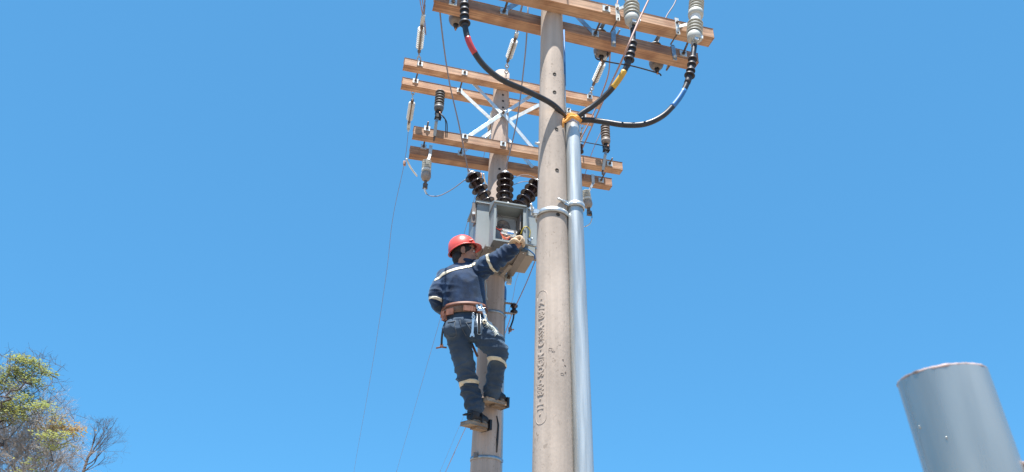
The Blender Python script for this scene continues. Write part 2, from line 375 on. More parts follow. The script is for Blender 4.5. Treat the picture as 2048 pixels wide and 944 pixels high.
# double-arming bolts with square washers
def arm_bolt(P, pf, pb, offf, offb, label, spike=0.03):
    a = PN(P, *pf, offf); c = PN(P, *pb, offb) if pb else a-N*(offf-offb)
    t = thing('arming_bolt', label, 'bolt', a, 'square washer bolts through the crossarms')
    d = (a-c).normalized()
    MB().tube([c-d*.02, a+d*spike], .008, 8).build('rod', 'bolt', t)
    for p in (a, c):
        MB().box(p+N*.004, U*.028, N*.003, Z*.028, .001).build('washer', 'plate', t)
        MB().lathe(p+N*.007, N, [(.014, 0), (.014, .012)], 6, False).build('nut', 'bolt', t)
RO, RO2 = .168+.001, .1765+.001
arm_bolt(RP, (840, 128), (831, 162), RO, -.083, 'bolt with square washer near the left end of the farther pole upper arms', .05)
arm_bolt(RP, (929, 146), (919, 181), RO, -.083, 'bolt with square washer left of the farther pole on its top crossarm')
arm_bolt(RP, (1179, 194), (1167, 233), RO, -.083, 'bolt with square washer near the right end of the farther pole upper arms')
arm_bolt(RP, (854, 257), (847, 294), RO2, -.09, 'bolt with square washer at the left end of the farther pole lower arms', .09)
arm_bolt(RP, (930, 273), (921, 307), RO2, -.09, 'bolt with square washer left of centre on the third crossarm')
arm_bolt(RP, (1006, 288), None, RO2, .1, 'bolt with square washer fixing the third crossarm to the farther pole')
arm_bolt(RP, (1219, 328), (1202, 361), RO2, -.09, 'bolt with square washer at the right end of the farther pole lower arms', .09)
arm_bolt(RP, (1012, 162), None, RO, .1, 'bolt with square washer at the top centre of the farther pole')
arm_bolt(FP, (1212, 18), (1190, 68), .171, -.084, 'bolt with square washer right of the nearer pole on its front crossarm')
arm_bolt(FP, (1386, 60), (1366, 108), .171, -.084, 'bolt with square washer at the right end of the nearer pole arms')
arm_bolt(FP, (906, -28), (906, 5), .171, -.084, 'bolt with square washer at the left end of the nearer pole back arm')
arm_bolt(FP, (1025, -28), (1008, 24), .171, -.084, 'bolt left of the nearer pole where a brace meets the back arm')

# flat diagonal braces
def brace(a, b, label, m='brace'):
    mb = MB(); d = (b-a).normalized(); wv = N.cross(d).normalized()*.018
    mb.bar(a-d*.02, b+d*.02, wv, .003, .001)
    tag(mb.build('diagonal_brace', m), label, 'brace', 'flat diagonal braces between crossarms and pole')
pr = pole_r(4.7, RTOP)
cF = PN(RP, 1005, 229, pr+.006); cB = cF - N*(2*pr+.012)
ufl = PN(RP, 931, 150, .078); ubl = PN(RP, 919, 180, -.077)
lfl = PN(RP, 931, 277, .085); lbl = PN(RP, 921, 307, -.085)
def mirror(P, p): q = p-P; return p-U*(2*q.dot(U))
brace(ufl, cF+N*.000, 'front brace from the pole centre bolt up left to the top crossarm')
brace(mirror(RP, ufl), cF+N*.008, 'front brace from the pole centre bolt up right to the top crossarm')
brace(ubl, cB, 'back brace from behind the farther pole up left to the second crossarm')
brace(mirror(RP, ubl), cB-N*.008, 'back brace from behind the farther pole up right to the second crossarm')
brace(lfl, cF+N*.016, 'front brace from the pole centre bolt down left to the third crossarm')
brace(mirror(RP, lfl), cF+N*.024, 'front brace from the pole centre bolt down right to the third crossarm')
brace(lbl, cB-N*.016, 'back brace from behind the farther pole down left to the lowest crossarm')
brace(mirror(RP, lbl), cB-N*.024, 'back brace from behind the farther pole down right to the lowest crossarm')
b = MB(); b.tube([cB-N*.05, cF+N*.06], .009, 8); b.lathe(cF+N*.03, N, [(.017, 0), (.017, .014)], 6, False)
tag(b.build('centre_bolt', 'bolt'), 'bolt where the crossed braces meet on the farther pole', 'bolt')
fl = PN(FP, 1006, 23, -.080); fr_ = PN(FP, 1189, 68, -.080); top_ = L(FP, 0, -.11, 4.47)
brace(fl, top_, 'brace rising left of the nearer pole from its back crossarm', 'strap')
brace(fr_, top_-N*.008, 'brace rising right of the nearer pole from its back crossarm', 'strap')

# ------------------------------------------------------------------ insulators
def ring_shed(b, o, d, r0, r1, th, n=28, droop=.35):
    b.lathe(o, d, [(r0*.9, th*.9), (r0, th), (r0+(r1-r0)*.55, th*.35+th*.3), (r1*.985, th*.10), (r1, -th*.08), (r1*.97, -th*.2-droop*th*.3), (r0+(r1-r0)*.5, -th*.12), (r0, -th*.25), (r0*.9, -th*.25)], n, cap=False)
def tension(a, c, c2, dirn, P0, P1, label, near=True):
    """suspension string: plate/chain at a, white sheds from c to c2, far fitting"""
    t = thing('suspension_insulator', label, 'insulator', a, 'white suspension insulators at the crossarms')
    return t
def string(pts, label):
    """pts: arm end, shed start, shed end, outer end (3D)"""
    a, s0, s1, e = pts
    t = thing('suspension_insulator', label, 'insulator', a, 'white strain insulators in line with the conductors')
    d = (s1-s0).normalized(); Ls = (s1-s0).length
    MB().tube([s0-d*.05, s1+d*.05], .011, 10).build('core', 'porcw', t)
    k = 10
    for i in range(k):
        b = MB(); ring_shed(b, s0+d*Ls*(i+.5)/k, -d, .012, .036, Ls/k*.75, 22); b.build('shed', 'porcw', t)
    for p, q in ((s0-d*.06, s0), (s1, s1+d*.06)):
        MB().lathe(p, (q-p), [(.010, 0), (.016, .004), (.016, (q-p).length-.004), (.012, (q-p).length)], 12).build('end_cap', 'bolt', t)
    # plain dark bar down the viewer's side of the sheds
    vd = -(s0+s1).normalized(); side = (vd-d*vd.dot(d)).normalized()
    MB().bar(s0-d*.05+side*.036, s1+d*.05+side*.036, d.cross(side)*.006, .003).build('dark_bar', 'bolt', t)
    # chain links
    p = s0-d*.06; q = a; Lc = (q-p).length; n = max(2, int(Lc/.045)); dc = (q-p).normalized(); x, y = perp(dc)
    for i in range(n):
        c = p+dc*Lc*(i+.5)/n; ax = x if i % 2 else y; hl = Lc/n*.68
        loop = [c+dc*math.cos(A)*hl+ax*math.sin(A)*.017 for A in [j*math.pi/6 for j in range(13)]]
        MB().tube(loop, .0055, 6, cap=False).build('link', 'galv', t)
    q2 = s1+d*.06
    MB().bar(q2-d*.01, e, perp(d)[0]*.016, .012, .002).build('clevis', 'galv', t)
    MB().tube([e-perp(d)[1]*.03, e+perp(d)[1]*.03], .010, 8).build('pin', 'plate', t)
    return t
zc = 5.2
def zz(px, py): return PZ(px, py, zc)
A1 = PN(RP, 838, 122, .175)
string([A1, zz(839, 96), zz(843, 57), zz(847, 30)], 'white strain insulator rising above the left ends of the upper arms')
A3 = PN(RP, 1012, 152, .175)
string([A3, zz(1018, 115), zz(1029, 82), zz(1034, 65)], 'white strain insulator rising from the top of the farther pole')
A4 = PN(RP, 1180, 190, .175)
string([A4, zz(1190, 162), zz(1205, 128), zz(1212, 108)], 'white strain insulator leading up from the right end of the top arm')
zc = 5.1
A2 = PN(RP, 826, 178, -.17)
string([A2, zz(824, 206), zz(819, 238), zz(817, 258)], 'white strain insulator hanging below the left ends of the upper arms')
A5 = PN(RP, 1000, 196, -.17); zc = 5.06
string([A5, zz(988, 224), zz(980, 256), zz(976, 276)], 'white strain insulator mostly hidden behind the farther pole')
A6 = PN(RP, 1166, 248, -.17)
string([A6, zz(1160, 272), zz(1150, 304), zz(1145, 322)], 'white strain insulator hidden behind the steel conduit on the right')

# vertical insulator with sheds between two points
def post(t, a, b_, nsh, r0, r1, m, mcore=None, n=28, name='shed'):
    d = (b_-a).normalized(); Ls = (b_-a).length
    MB().tube([a, b_], r0, 20).build('core', mcore or m, t)
    for i in range(nsh):
        q = MB(); ring_shed(q, a+d*Ls*(i+.55)/nsh, d, r0*.98, r1, Ls/nsh*.55, n); q.build(name, m, t)

# grey porcelain insulators on the front of the nearer pole's crossarm
def front_ins(pb, pt, label):
    a = PN(FP, *pb, .275); c = PN(FP, *pt, .275); a0 = a; d = (c-a).normalized(); Lh = .46
    t = thing('support_insulator', label, 'insulator', a, 'grey shedded insulators on the front of the crossarm')
    MB().lathe(a, d, [(.02, 0), (.036, .004), (.047, .02), (.050, .045), (.049, .07)], 28).build('end_cap', 'porc', t)
    post(t, a+d*.065, a+d*.19, 4, .040, .056, 'porc')
    MB().lathe(a+d*.188, d, [(.040, 0), (.037, .01), (.037, .055), (.041, .065)], 28).build('smooth_band', 'porcw', t)
    MB().lathe(a+d*.25, d, [(.040, 0), (.052, .006), (.055, .03), (.052, .05), (.04, .056)], 28).build('collar', 'porc', t)
    post(t, a+d*.30, a+d*.42, 4, .038, .054, 'porc')
    MB().lathe(a+d*.41, d, [(.036, 0), (.034, .03), (.018, .045)], 24).build('top_cap', 'galv', t)
    # terminal clamps
    b = MB(); b.box(a+N*.02-d*.0, U*.014, N*.018, d*.02, .002); b.tube([a+N*.03+U*.03+d*.012, a+N*.02-U*.03+d*.012], .007, 8); b.box(a-d*.025, U*.016, N*.012, d*.02, .002); b.box(a+N*.03+U*.036+d*.014, U*.008, N*.014, d*.016, .002)
    b.build('lower_clamp', 'galv', t)
    b = MB(); tp = a+d*.455; b.box(tp, U*.018, N*.016, d*.02, .002); b.tube([tp, tp+U*.03, tp+U*.05-d*.008, tp+U*.06+d*.03], .006, 8); b.build('upper_clamp', 'galv', t)
    # bracket to the arm face
    s = (a-FP).dot(U); arm = L(FP, s-.055, .1735, a.z)
    zt, zb2 = 4.10, 3.94
    b = MB(); b.box(V((arm.x, arm.y, (zt+zb2)/2)), U*.014, N*.003, Z*(zt-zb2)/2, .001)
    mid = a+d*.225
    b.bar(V((arm.x, arm.y, mid.z)), mid-N*.035, Z*.012, .004)
    b.build('bracket', 'plate', t)
    b = MB(); b.lathe(V((arm.x, arm.y, 4.05)), N, [(.011, 0), (.011, .014)], 6, False); b.tube([V((arm.x, arm.y, 3.955))+N*.01, V((arm.x, arm.y, 3.955))-N*.12], .006, 6); b.build('bracket_bolt', 'bolt', t)
    return t, a
tI2, lug_m = front_ins((1264, 48), (1262, -30), 'grey shedded insulator on the front crossarm above the yellow taped cable')
tI3, lug_r = front_ins((1388, 83), (1393, 5), 'grey shedded insulator at the right end of the front crossarm')
tI1, lug_l = front_ins((930, -34), (930, -100), 'grey shedded insulator at the left end of the front crossarm, above the frame')

# arresters behind the back arm, seen from below
def hang_arrester(px, py, label):
    bt = PN(FP, px, py, -.26)                 # copper tip
    t = thing('surge_arrester', label, 'surge arrester', bt, 'dark surge arresters behind the nearer pole back arm')
    MB().lathe(bt, Z, [(.007, 0), (.009, .03)], 10).build('copper_tip', 'rust', t)
    MB().lathe(bt+Z*.018, Z, [(.012, 0), (.016, .02), (.022, .035)], 20).build('stud', 'black', t)
    MB().lathe(bt+Z*.05, Z, [(.020, 0), (.034, .006), (.048, .025), (.056, .05), (.057, .09), (.045, .10)], 28).build('body', 'polyb', t)
    post(t, bt+Z*.15, bt+Z*.30, 4, .035, .052, 'polyg')
    b = MB(); arm = bt+N*.07; b.bar(bt+Z*.32, V((bt.x, bt.y, bt.z+.32))+N*.17, U*.015, .003); b.build('bracket', 'strap', t)
    return bt
h1 = hang_arrester(911, 60, 'dark arrester poking out below the left end of the back arm')
h2 = hang_arrester(1203, 123, 'dark arrester below the back arm, just right of the nearer pole')
h3 = hang_arrester(1315, 148, 'dark arrester below the right half of the back arm')
b = MB(); p1 = h2+Z*.01; p3 = h3+Z*.01
b.tube(spline([h2+Z*.06-U*.05, h2+Z*.02-U*.04, p1, PN(FP, 1235, 127, -.26), PN(FP, 1265, 132, -.26), p3, p3+U*.03-Z*.02], 6), .0055, 6)
tag(b.build('ground_wire', 'cable'), 'black earthing wire slung between the two arresters right of the nearer pole', 'wire')
# vertical straps on the face of the back arm
for (pt, pb2, rod, lb) in (((1227, 60), (1227, 93), (1221, 103), 'blue grey strap bracket on the back arm between two grey insulators'), ((1346, 92), (1350, 120), (1340, 130), 'blue grey strap bracket near the right end of the back arm'), ((934, -8), (926, 20), (916, 30), 'bright strap bracket beside the red taped cable end')):
    t = thing('strap_bracket', lb, 'bracket', PN(FP, *pt, -.084), 'strap brackets on the nearer pole back arm')
    a = PN(FP, *pt, -.080); c = PN(FP, *pb2, -.080)
    b = MB(); b.bar(a, c, U*.016, .003, .001); b.box(a+Z*.01-N*.02, U*.012, N*.02, Z*.003); b.build('strap', 'strap' if pt[0] > 1000 else 'plate', t)
    MB().lathe(c+(a-c)*.2+N*.003, N, [(.012, 0), (.012, .014)], 6, False).build('nut', 'plate', t)
    q = PN(FP, *rod, -.2); MB().tube([q, q-N*.06+Z*.0, V((q.x, q.y, q.z+.05))], .007, 8).build('hook_bolt', 'bolt', t)

# ------------------------------------------------------------------ conduit and thick cables
cA = PY(1144.5, 240, 3.80); cBt = PY(1170, 1040, 3.80)
dcon = (cA-cBt).normalized(); gz = ground_h(.4, 3.8); cG = cA-dcon*((cA.z-gz)/dcon.z)
t = thing('steel_conduit', 'wide galvanised conduit running up the right side of the nearer pole', 'conduit', cG)
b = MB(); b.tube([cG, cA-dcon*1.9, cA-dcon*1.2, cA-dcon*.6, cA-dcon*.01], [.0535, .0520, .0495, .0475, .0460], 40, cap=False); b.tube([cA-dcon*.01, cA-dcon*.4], .043, 32, cap=False)
b.build('pipe', 'conduit', t)
b = MB(); sleeve = cA-dcon*1.0
for q in (PY(1160, 590, 3.80), ):
    pass
# orange cloth knotted round the mouth of the conduit
t = thing('orange_wrap', 'orange cloth tied round the top of the wide conduit', 'cloth', cA)
b = MB(); x, y = perp(dcon)
for k in range(4):
    pts = []
    for i in range(25):
        A = 2*math.pi*i/24; rr = .050+.008*noise.noise(V((math.cos(A)*2, math.sin(A)*2, k*3.1)))+.003
        pts.append(cA+dcon*(.010*k-.012+.012*noise.noise(V((math.cos(A)*1.7, math.sin(A)*1.7, k*5.7+1))))+(x*math.cos(A)+y*math.sin(A))*rr*(1-.09*k))
    b.tube(pts, .0058, 8, cap=False)
b.build('twisted_folds', 'orange', t)
b = MB()
kn = PY(1137, 238, 3.735); b.tube(spline([kn+V((-.03, 0, -.03)), kn, kn+V((.02, -.01, .012)), kn+V((.05, 0, .004)), kn+V((.075, .02, .0))]), [.008, .008, .009, .010, .010, .011, .012, .012, .013, .013, .012, .012, .011, .011, .010, .010, .010, .009, .009, .009, .008, .008, .007, .007, .006], 8)
b.tube(spline([kn+V((-.03, .0, .0)), kn+V((-.035, 0, -.03)), kn+V((-.034, .01, -.06))]), .006, 6)
b.build('knot', 'orange', t)

def cable(pts, tape, tm, term, sheds, label, endp, tip_m='term'):
    P = [PN(FP, *p) for p in pts]; path = spline(P, 8); t = thing('power_cable', label, 'cable', P[0], 'thick black cables rising from the conduit mouth')
    MB().tube(path, .0185, 14).build('jacket', 'cable', t)
    i0, i1 = int(tape[0]*8), int(tape[1]*8)
    MB().tube(path[i0:i1+1], .0196, 16).build('phase_tape', tm, t)
    j = int(term*8); seg = path[j:]; n = len(seg)
    MB().tube(seg, [.0215-.0085*max(0, (i/(n-1)-.45)/.55) for i in range(n)], 16).build('termination', 'term', t)
    for f in sheds:
        k = min(len(path)-2, int(f*8)); q = path[k].lerp(path[k+1], f*8-k); d = (path[k+1]-path[k]).normalized()
        b = MB(); ring_shed(b, q, d, .019, .031 if f != sheds[0] else .036, .022, 24); b.build('shed', 'term', t)
    # faint print/wrinkled tape patches
    return t
cable([(1140, 262, -.0), (1132, 240, .02), (1120, 222, .085), (1098, 204, .125), (1052, 181, .16), (1003, 159, .2), (968, 131, .22), (946, 100, .245), (935, 75, .26), (930, 50, .27), (929, 25, .272), (929, 0, .274), (930, -34, .275)],
      (6.75, 8.05), 'red_tape', 8.9, (9.15, 9.7, 10.15, 10.6), 'black cable with a red taped length curving left across the nearer pole', None)
cable([(1146, 262, 0), (1150, 240, .02), (1163, 227, .04), (1186, 212, .07), (1210, 192, .12), (1230, 170, .17), (1247, 145, .22), (1258, 120, .25), (1264, 95, .265), (1266, 70, .27), (1266, 52, .275)],
      (4.75, 6.15), 'yel_tape', 6.6, (7.05, 7.45, 7.9, 8.3), 'black cable with a yellow taped length curving up to the middle insulator', None)
cable([(1152, 262, -.02), (1157, 243, .0), (1178, 240, .03), (1210, 244, .07), (1250, 250, .12), (1290, 248, .16), (1325, 232, .2), (1350, 207, .23), (1368, 180, .25), (1379, 152, .265), (1384, 125, .27), (1389, 90, .275)],
      (6.75, 8.1), 'blu_tape', 8.6, (9.05, 9.4, 9.85, 10.2), 'black cable with a blue taped length sweeping low out to the right', None)
# ------------------------------------------------------------------ pole clamps and bands
def band(c, axis, r, h, th, m, name, parent, a0=0, a1=2*math.pi, z_wob=0):
    x, y = perp(axis); x, y = V((1, 0, 0)), V((0, 1, 0)); b = MB(); n = 48; vs = []; fs = []
    for i in range(n+1):
        A = a0+(a1-a0)*i/n
        o = x*math.cos(A)+y*math.sin(A)
        for rr, hh in ((r, -h), (r+th, -h), (r+th, h), (r, h)): vs.append(c+o*rr+Z*hh)
    for i in range(n):
        for k in range(4): fs.append((i*4+k, i*4+(k+1) % 4, (i+1)*4+(k+1) % 4, (i+1)*4+k))
    fs += [(3, 2, 1, 0), (n*4, n*4+1, n*4+2, n*4+3)]
    b.add(vs, fs, True); return b.build(name, m, parent)
p, _ = on_pole(FP, FTOP, 1108, 419)
cz = p.z; r = pole_r(cz, FTOP)+.002
t = thing('pole_clamp', 'bright steel band clamped round the nearer pole at mid height', 'clamp', (FP.x, FP.y, cz))
band(V((FP.x, FP.y, cz)), Z, r+.002, .015, .007, 'galv', 'band', t)
eL = PN(FP, 1089, 416, .085); 
b = MB(); q = V((FP.x, FP.y, cz))+V((-.85, -.62, 0)).normalized()*(r+.012)
b.bar(q-V((.0, .0, 0)), q+V((-.045, -.01, 0)), Z*.015, .004); b.bar(q+V((.0, .022, 0)), q+V((-.045, .014, 0)), Z*.015, .004); b.build('lug', 'galv', t)
b = MB(); q2 = q+V((-.035, -.005, 0)); b.tube([q2+V((.012, .07, 0)), q2+V((-.012, -.075, 0.0))], .007, 8); b.lathe(q2+V((-.004, -.02, 0)), V((-.15, -1, 0)), [(.014, 0), (.014, .014)], 6, False); b.build('clamp_bolt', 'galv', t)
cc = cA-dcon*((cA.z-PY(1150, 406, 3.75).z)/dcon.z)
t = thing('conduit_clamp', 'bright steel band clamped round the wide conduit', 'clamp', cc)
band(cc, Z, .052, .016, .006, 'galv', 'band', t)
b = MB(); q = cc+V((-.75, -.66, 0))*.058; b.bar(q, q+V((-.03, -.02, 0)), Z*.015, .004); b.build('lug', 'galv', t)
b = MB(); q2 = q+V((-.02, -.01, 0)); b.tube([q2+V((.04, .03, 0)), q2+V((-.045, -.045, -.0))], .0065, 8); b.lathe(q2+V((-.006, -.006, 0)), V((-.7, -.7, 0)), [(.013, 0), (.013, .014)], 6, False); b.build('clamp_bolt', 'galv', t)
# small bolt end poking out left of nearer pole
q = PN(FP, 1076, 287, .0); b = MB(); b.tube([q+U*.06, q-U*.02], .008, 8); b.lathe(q-U*.0, U, [(.012, 0), (.012, .02)], 6, False)
tag(b.build('step_bolt', 'galv'), 'small steel bolt poking out of the left side of the nearer pole', 'bolt')
# galvanised thin flashing strip at upper right edge of nearer pole with bracket
a = PN(FP, 1129, 150, -.05); c = PN(FP, 1131, 232, -.05)
b = MB(); b.tube([a, c], .006, 8); tag(b.build('earth_rod', 'brace'), 'thin bright rod along the right edge of the nearer pole above the conduit', 'rod')
a = PN(FP, 1128, 60, -.05); c = PN(FP, 1130.5, 172, -.05)
b = MB(); b.tube([a, c], .006, 8); tag(b.build('earth_cable', 'blu_tape'), 'dark blue cable along the right edge of the nearer pole', 'cable')
q = PN(FP, 1137, 221, -.02)
t = thing('conduit_hook', 'white steel bracket behind the conduit mouth', 'bracket', q)
b = MB(); b.box(q, U*.014, N*.006, Z*.018, .001); b.build('plate', 'plate', t); MB().tube([q+N*.02, q-N*.03-U*.01], .006, 8).build('bolt', 'bolt', t)

# rear pole: thin conduit, bands
k0 = PN(RP, 1008, 598, -.01); k1 = PN(RP, 1000.5, 944, -.01); dk = (k0-k1).normalized(); gz = ground_h(-.05, 5.95); kg = k0-dk*((k0.z-gz)/dk.z)
t = thing('thin_conduit', 'thin galvanised conduit up the right side of the farther pole', 'conduit', kg)
MB().tube([kg, k0-dk*1, k0], .0165, 20).build('pipe', 'conduit', t)
sl = spline([k0-dk*.01, k0+dk*.09, k0+dk*.13-U*.008-N*.02, k0+dk*.17-U*.03-N*.06], 4)
o = MB().tube(sl, .021, 16).build('sleeve', 'blu_tape', t); o['label'] = 'blue plastic sleeve'
MB().tube([PN(RP, 1000, 640, .0), PN(RP, 996, 800, .0), PN(RP, 993, 944, 0), PN(RP, 990, 1100, 0)], .008, 8)
for (pz, lb) in (((990, 622), 'steel band round the farther pole beside the small spool insulator'), ((970, 913), 'steel band round the farther pole near the bottom of the photo')):
    p, _ = on_pole(RP, RTOP, *pz); z = p.z; rr = pole_r(z, RTOP)+.002
    t = thing('steel_band', lb, 'clamp', (RP.x, RP.y, z), 'thin steel bands round the farther pole')
    band(V((RP.x, RP.y, z)), Z, rr, .012, .004, 'strap', 'band', t)
    q = V((RP.x, RP.y, z)); kc = k0-dk*((k0.z-z)/dk.z); MB().bar(q+V((rr*.5, -rr*.87, 0)), kc+V((.02, -.02, 0)), Z*.012, .002).build('tail', 'strap', t)
    if pz[1] > 900:
        q, nn = on_pole(RP, RTOP, 953, 911); MB().box(q+nn*.012, U*.014, N*.012, Z*.018, .002).build('buckle', 'chan', t)
# black tape strip on rear pole side
pts = [on_pole(RP, RTOP, x_, y_) for x_, y_ in ((993, 832), (996, 850), (994, 880), (993, 905))]
b = MB(); b.tube([q+nn*.004 for q, nn in pts], [.004, .008, .010, .004], 6)
tag(b.build('tape_strip', 'black'), 'torn black strip stuck to the farther pole below the right boot', 'tape')
b = MB(); b.tube([V(k0)-dk*.05-U*.024, V(k0)-dk*.8-U*.026, V(k0)-dk*1.35-U*.026], .0075, 8)
tag(b.build('black_cable', 'cable'), 'black cable running between the farther pole and its thin conduit', 'cable')

# small spool insulator on the rear pole
def spool(P, px, py, off, r, m, label, size=1.0, clev=True):
    c = PN(P, px, py, off); t = thing('spool_insulator', label, 'insulator', c, 'dark spool insulators')
    MB().lathe(c-Z*.042*size, Z, [(r*.7, 0), (r, .008*size), (r, .022*size), (r*.62, .032*size), (r*.55, .042*size), (r*.62, .052*size), (r, .062*size), (r, .076*size), (r*.7, .084*size)], 28).build('spool', m, t)
    MB().tube([c-Z*.06*size, c+Z*.06*size], .006, 8).build('pin', 'galv', t)
    if clev:
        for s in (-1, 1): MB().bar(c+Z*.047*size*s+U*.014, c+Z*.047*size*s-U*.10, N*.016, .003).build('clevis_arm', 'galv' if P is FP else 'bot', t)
    return c, t
sp1, _ = spool(RP, 1028, 618, .02, .033, 'bush', 'dark spool insulator on a clevis beside the farther pole at waist height')
sp2, _ = spool(RP, 1160, 298, .16, .036, 'bush', 'dark spool insulator just right of the wide conduit below the orange cloth', 1.2, False)
b = MB(); b.tube(spline([sp1-Z*.05, PN(RP, 1026, 640, .03), PN(RP, 1020, 657, .03)]), .0075, 8)
t = thing('jumper_lead', 'short dark lead hanging from the spool insulator to a brass connector', 'wire', sp1-Z*.06)
b.build('lead', 'cable', t)
q = PN(RP, 1020, 659, .03); b = MB(); b.box(q, U*.012, N*.01, Z*.016, .002); b.tube([q+U*.006, q+U*.035+Z*.004], .006, 6); b.tube([q-Z*.01, q-Z*.04-U*.01], .005, 6); b.build('connector', 'rust', t)

# arresters on the lower arms of the rear pole
def arrester(top, base, armp, off, m, label, wirep):
    a = PN(RP, *base, off); c = PN(RP, *top, off); c.x, c.y = a.x, a.y
    c = V((a.x, a.y, a.z+max(.18, (PN(RP, *top, off)-a).length)))
    t = thing('surge_arrester', label, 'surge arrester', a, 'grey shedded arresters above the lower arms of the farther pole')
    hh = c.z-a.z
    post(t, a+Z*hh*.22, c, 6, .030, .047, m)
    MB().lathe(a+Z*hh*.05, Z, [(.026, 0), (.040, .008), (.046, .03), (.046, hh*.2)], 26).build('base_cap', m, t)
    MB().lathe(a-Z*.03, Z, [(.016, 0), (.018, .03), (.026, .055)], 16).build('stud', 'black', t)
    MB().box(a-Z*.045+N*.0, U*.026, N*.022, Z*.03, .006).build('boot', 'black', t)
    MB().lathe(a-Z*.03+N*.022+U*.01, N, [(.009, 0), (.009, .014)], 10).build('copper_nut', 'rust', t)
    MB().lathe(c, Z, [(.02, 0), (.014, .012)], 12).build('top_stud', 'galv', t)
    lo = PN(RP, *armp, .184)
    b = MB(); b.bar(a-Z*.07, V((a.x, a.y, a.z-.12))-U*.012, U*.014, .004); b.bar(V((a.x, a.y, a.z-.115))-U*.012, V((lo.x, lo.y, lo.z)), U*.014, .004); b.build('bracket', 'strap', t)
    b = MB(); b.tube([lo+Z*.0-N*.01, lo-Z*.045-N*.015], .010, 8); b.build('bracket_bolt', 'bolt', t)
    return a, c
aL, aLt = arrester((880, 183), (877, 224), (869, 272), .25, 'polyg', 'grey shedded arrester above the left end of the lower arms', None)
aR, aRt = arrester((1214, 252), (1212, 290), (1206, 340), .25, 'polyb', 'grey shedded arrester above the right end of the lower arms', None)
b = MB(); o = aL-Z*.03+N*.03
b.tube(spline([o+U*.01, PN(RP, 889, 236, .29), PN(RP, 894, 248, .26), PN(RP, 894, 275, .19)]), .005, 6); b.tube(spline([o+U*.01, PN(RP, 886, 234, .29), PN(RP, 891, 243, .26), PN(RP, 891, 275, .19)]), .004, 6)
tag(b.build('jumper_wire', 'cable'), 'pair of black leads looping from the left arrester down to the third arm', 'wire')
b = MB(); b.tube(spline([PN(RP, 1220, 294, .27), PN(RP, 1205, 291, .27), PN(RP, 1160, 283, .24), PN(RP, 1100, 278, .2)]), .005, 6)
tag(b.build('jumper_wire', 'cable'), 'black lead running left from the right arrester to behind the conduit', 'wire')

# hanging grey insulators under the lowest arm
def hanger(top, mid, bot, armt, label):
    a = PN(RP, *bot, -.13+.09); c = PN(RP, *top, -.04)
    t = thing('hanging_insulator', label, 'insulator', c, 'grey fuse insulators hanging below the lowest arm')
    d = (a-c).normalized(); h = (a-c).length
    post(t, c, c+d*h*.55, 6, .030, .046, 'porc')
    MB().lathe(c+d*h*.40, d, [(.03, 0), (.045, .008), (.045, .02), (.03, .026)], 26).build('white_collar', 'porcw', t)
    MB().lathe(c+d*h*.55, d, [(.035, 0), (.047, .012), (.048, h*.22), (.036, h*.34), (.02, h*.40)], 28).build('lower_body', 'polyb2', t)
    b = MB(); b.box(a+d*.01, U*.012, N*.012, Z*.02, .002); b.tube([a+d*.02+U*.02, a+d*.02-U*.02], .006, 8); b.box(a+d*.05, U*.02, N*.014, Z*.02, .003); b.build('fuse_clip', 'bolt', t)
    ar = PN(RP, *armt, -.082)
    b = MB(); b.box(ar+Z*.00, U*.016, N*.003, Z*.055, .001); b.build('strap', 'plate', t)
    b = MB(); b.bar(ar-Z*.05, c+Z*.0+d*.06, U*.012, .004); b.build('bracket', 'strap', t)
    return a+d*.06
M['polyb2'] = mat('tan_grey_polymer', (.36, .30, .25), .45, 0, noise_s=12, var=.08)
hL = hanger((854, 322), (852, 350), (851, 364), (861, 300), 'grey insulator hanging below the left end of the lowest arm')
hR = hanger((1171, 382), (1175, 405), (1177, 418), (1186, 358), 'grey insulator hanging right of the conduit below the lowest arm')
MB()
b = MB(); b.tube(spline([hL, hL-Z*.03, hL-Z*.07+U*.02]), .009, 8)
t = thing('jumper_wire', 'lead curving from the left hanging insulator to the left bushing', 'wire', hL)
b.build('white_end', 'white', t)
MB().tube(spline([hL-Z*.07+U*.02, PN(RP, 862, 392, .03), PN(RP, 880, 391, .07), PN(RP, 905, 378, .13), PN(RP, 932, 358, .22)]), .0042, 6).build('lead', 'wire', t)
t = thing('jumper_wire', 'half white lead looping below the right hanging insulator', 'wire', hR)
MB().tube(spline([hR, PN(RP, 1183, 425, .0), PN(RP, 1184, 437, .0)]), .004, 6).build('lead', 'cable', t)
MB().tube(spline([PN(RP, 1184, 437, .0), PN(RP, 1180, 447, .0), PN(RP, 1171, 453, .0)]), .006, 6).build('white_sleeve', 'white', t)
MB().tube(spline([PN(RP, 1171, 453, .0), PN(RP, 1150, 455, .05), PN(RP, 1075, 425, .2)]), .004, 6).build('tail', 'wire', t)

# ------------------------------------------------------------------ wires
def wire(pts, r, m, label, n=8):
    pts = list(pts)
    if pts[-1].y > 10: pts.append(pts[-1]+(pts[-1]-pts[-2]).normalized()*45)     # runs on towards the next pole
    if 'leaving the top' in label: d = (pts[0]-pts[-1]); d.z = 0; pts.insert(0, pts[0]+d.normalized()*9)
    b = MB(); b.tube(spline(pts, n), r, 6); return tag(b.build('overhead_wire', m), label, 'wire', 'thin wires strung around the two poles')
W1 = PZ(817, 259, 5.1); q1 = PZ(809, 325, 5.08); q2 = PZ(785, 440, 5.05)
wire([W1, q1, q2, PZ(771, 560, 5.0), PZ(740, 760, 4.93), PZ(708, 944, 4.9), PZ(704, 1000, 4.95)], .0028, 'wire', 'thin wire running from the far left insulator down to the left edge of the poles')
wire([PZ(976, 276, 5.06), PZ(962, 337, 5.05), PZ(948, 400, 5.03), PZ(929, 465, 5.02), PZ(883, 629, 4.97), PZ(838, 786, 4.92), PZ(793, 944, 4.9), PZ(780, 1000, 4.92)], .003, 'wire', 'thin wire passing behind the helmet and falling away to the lower left')
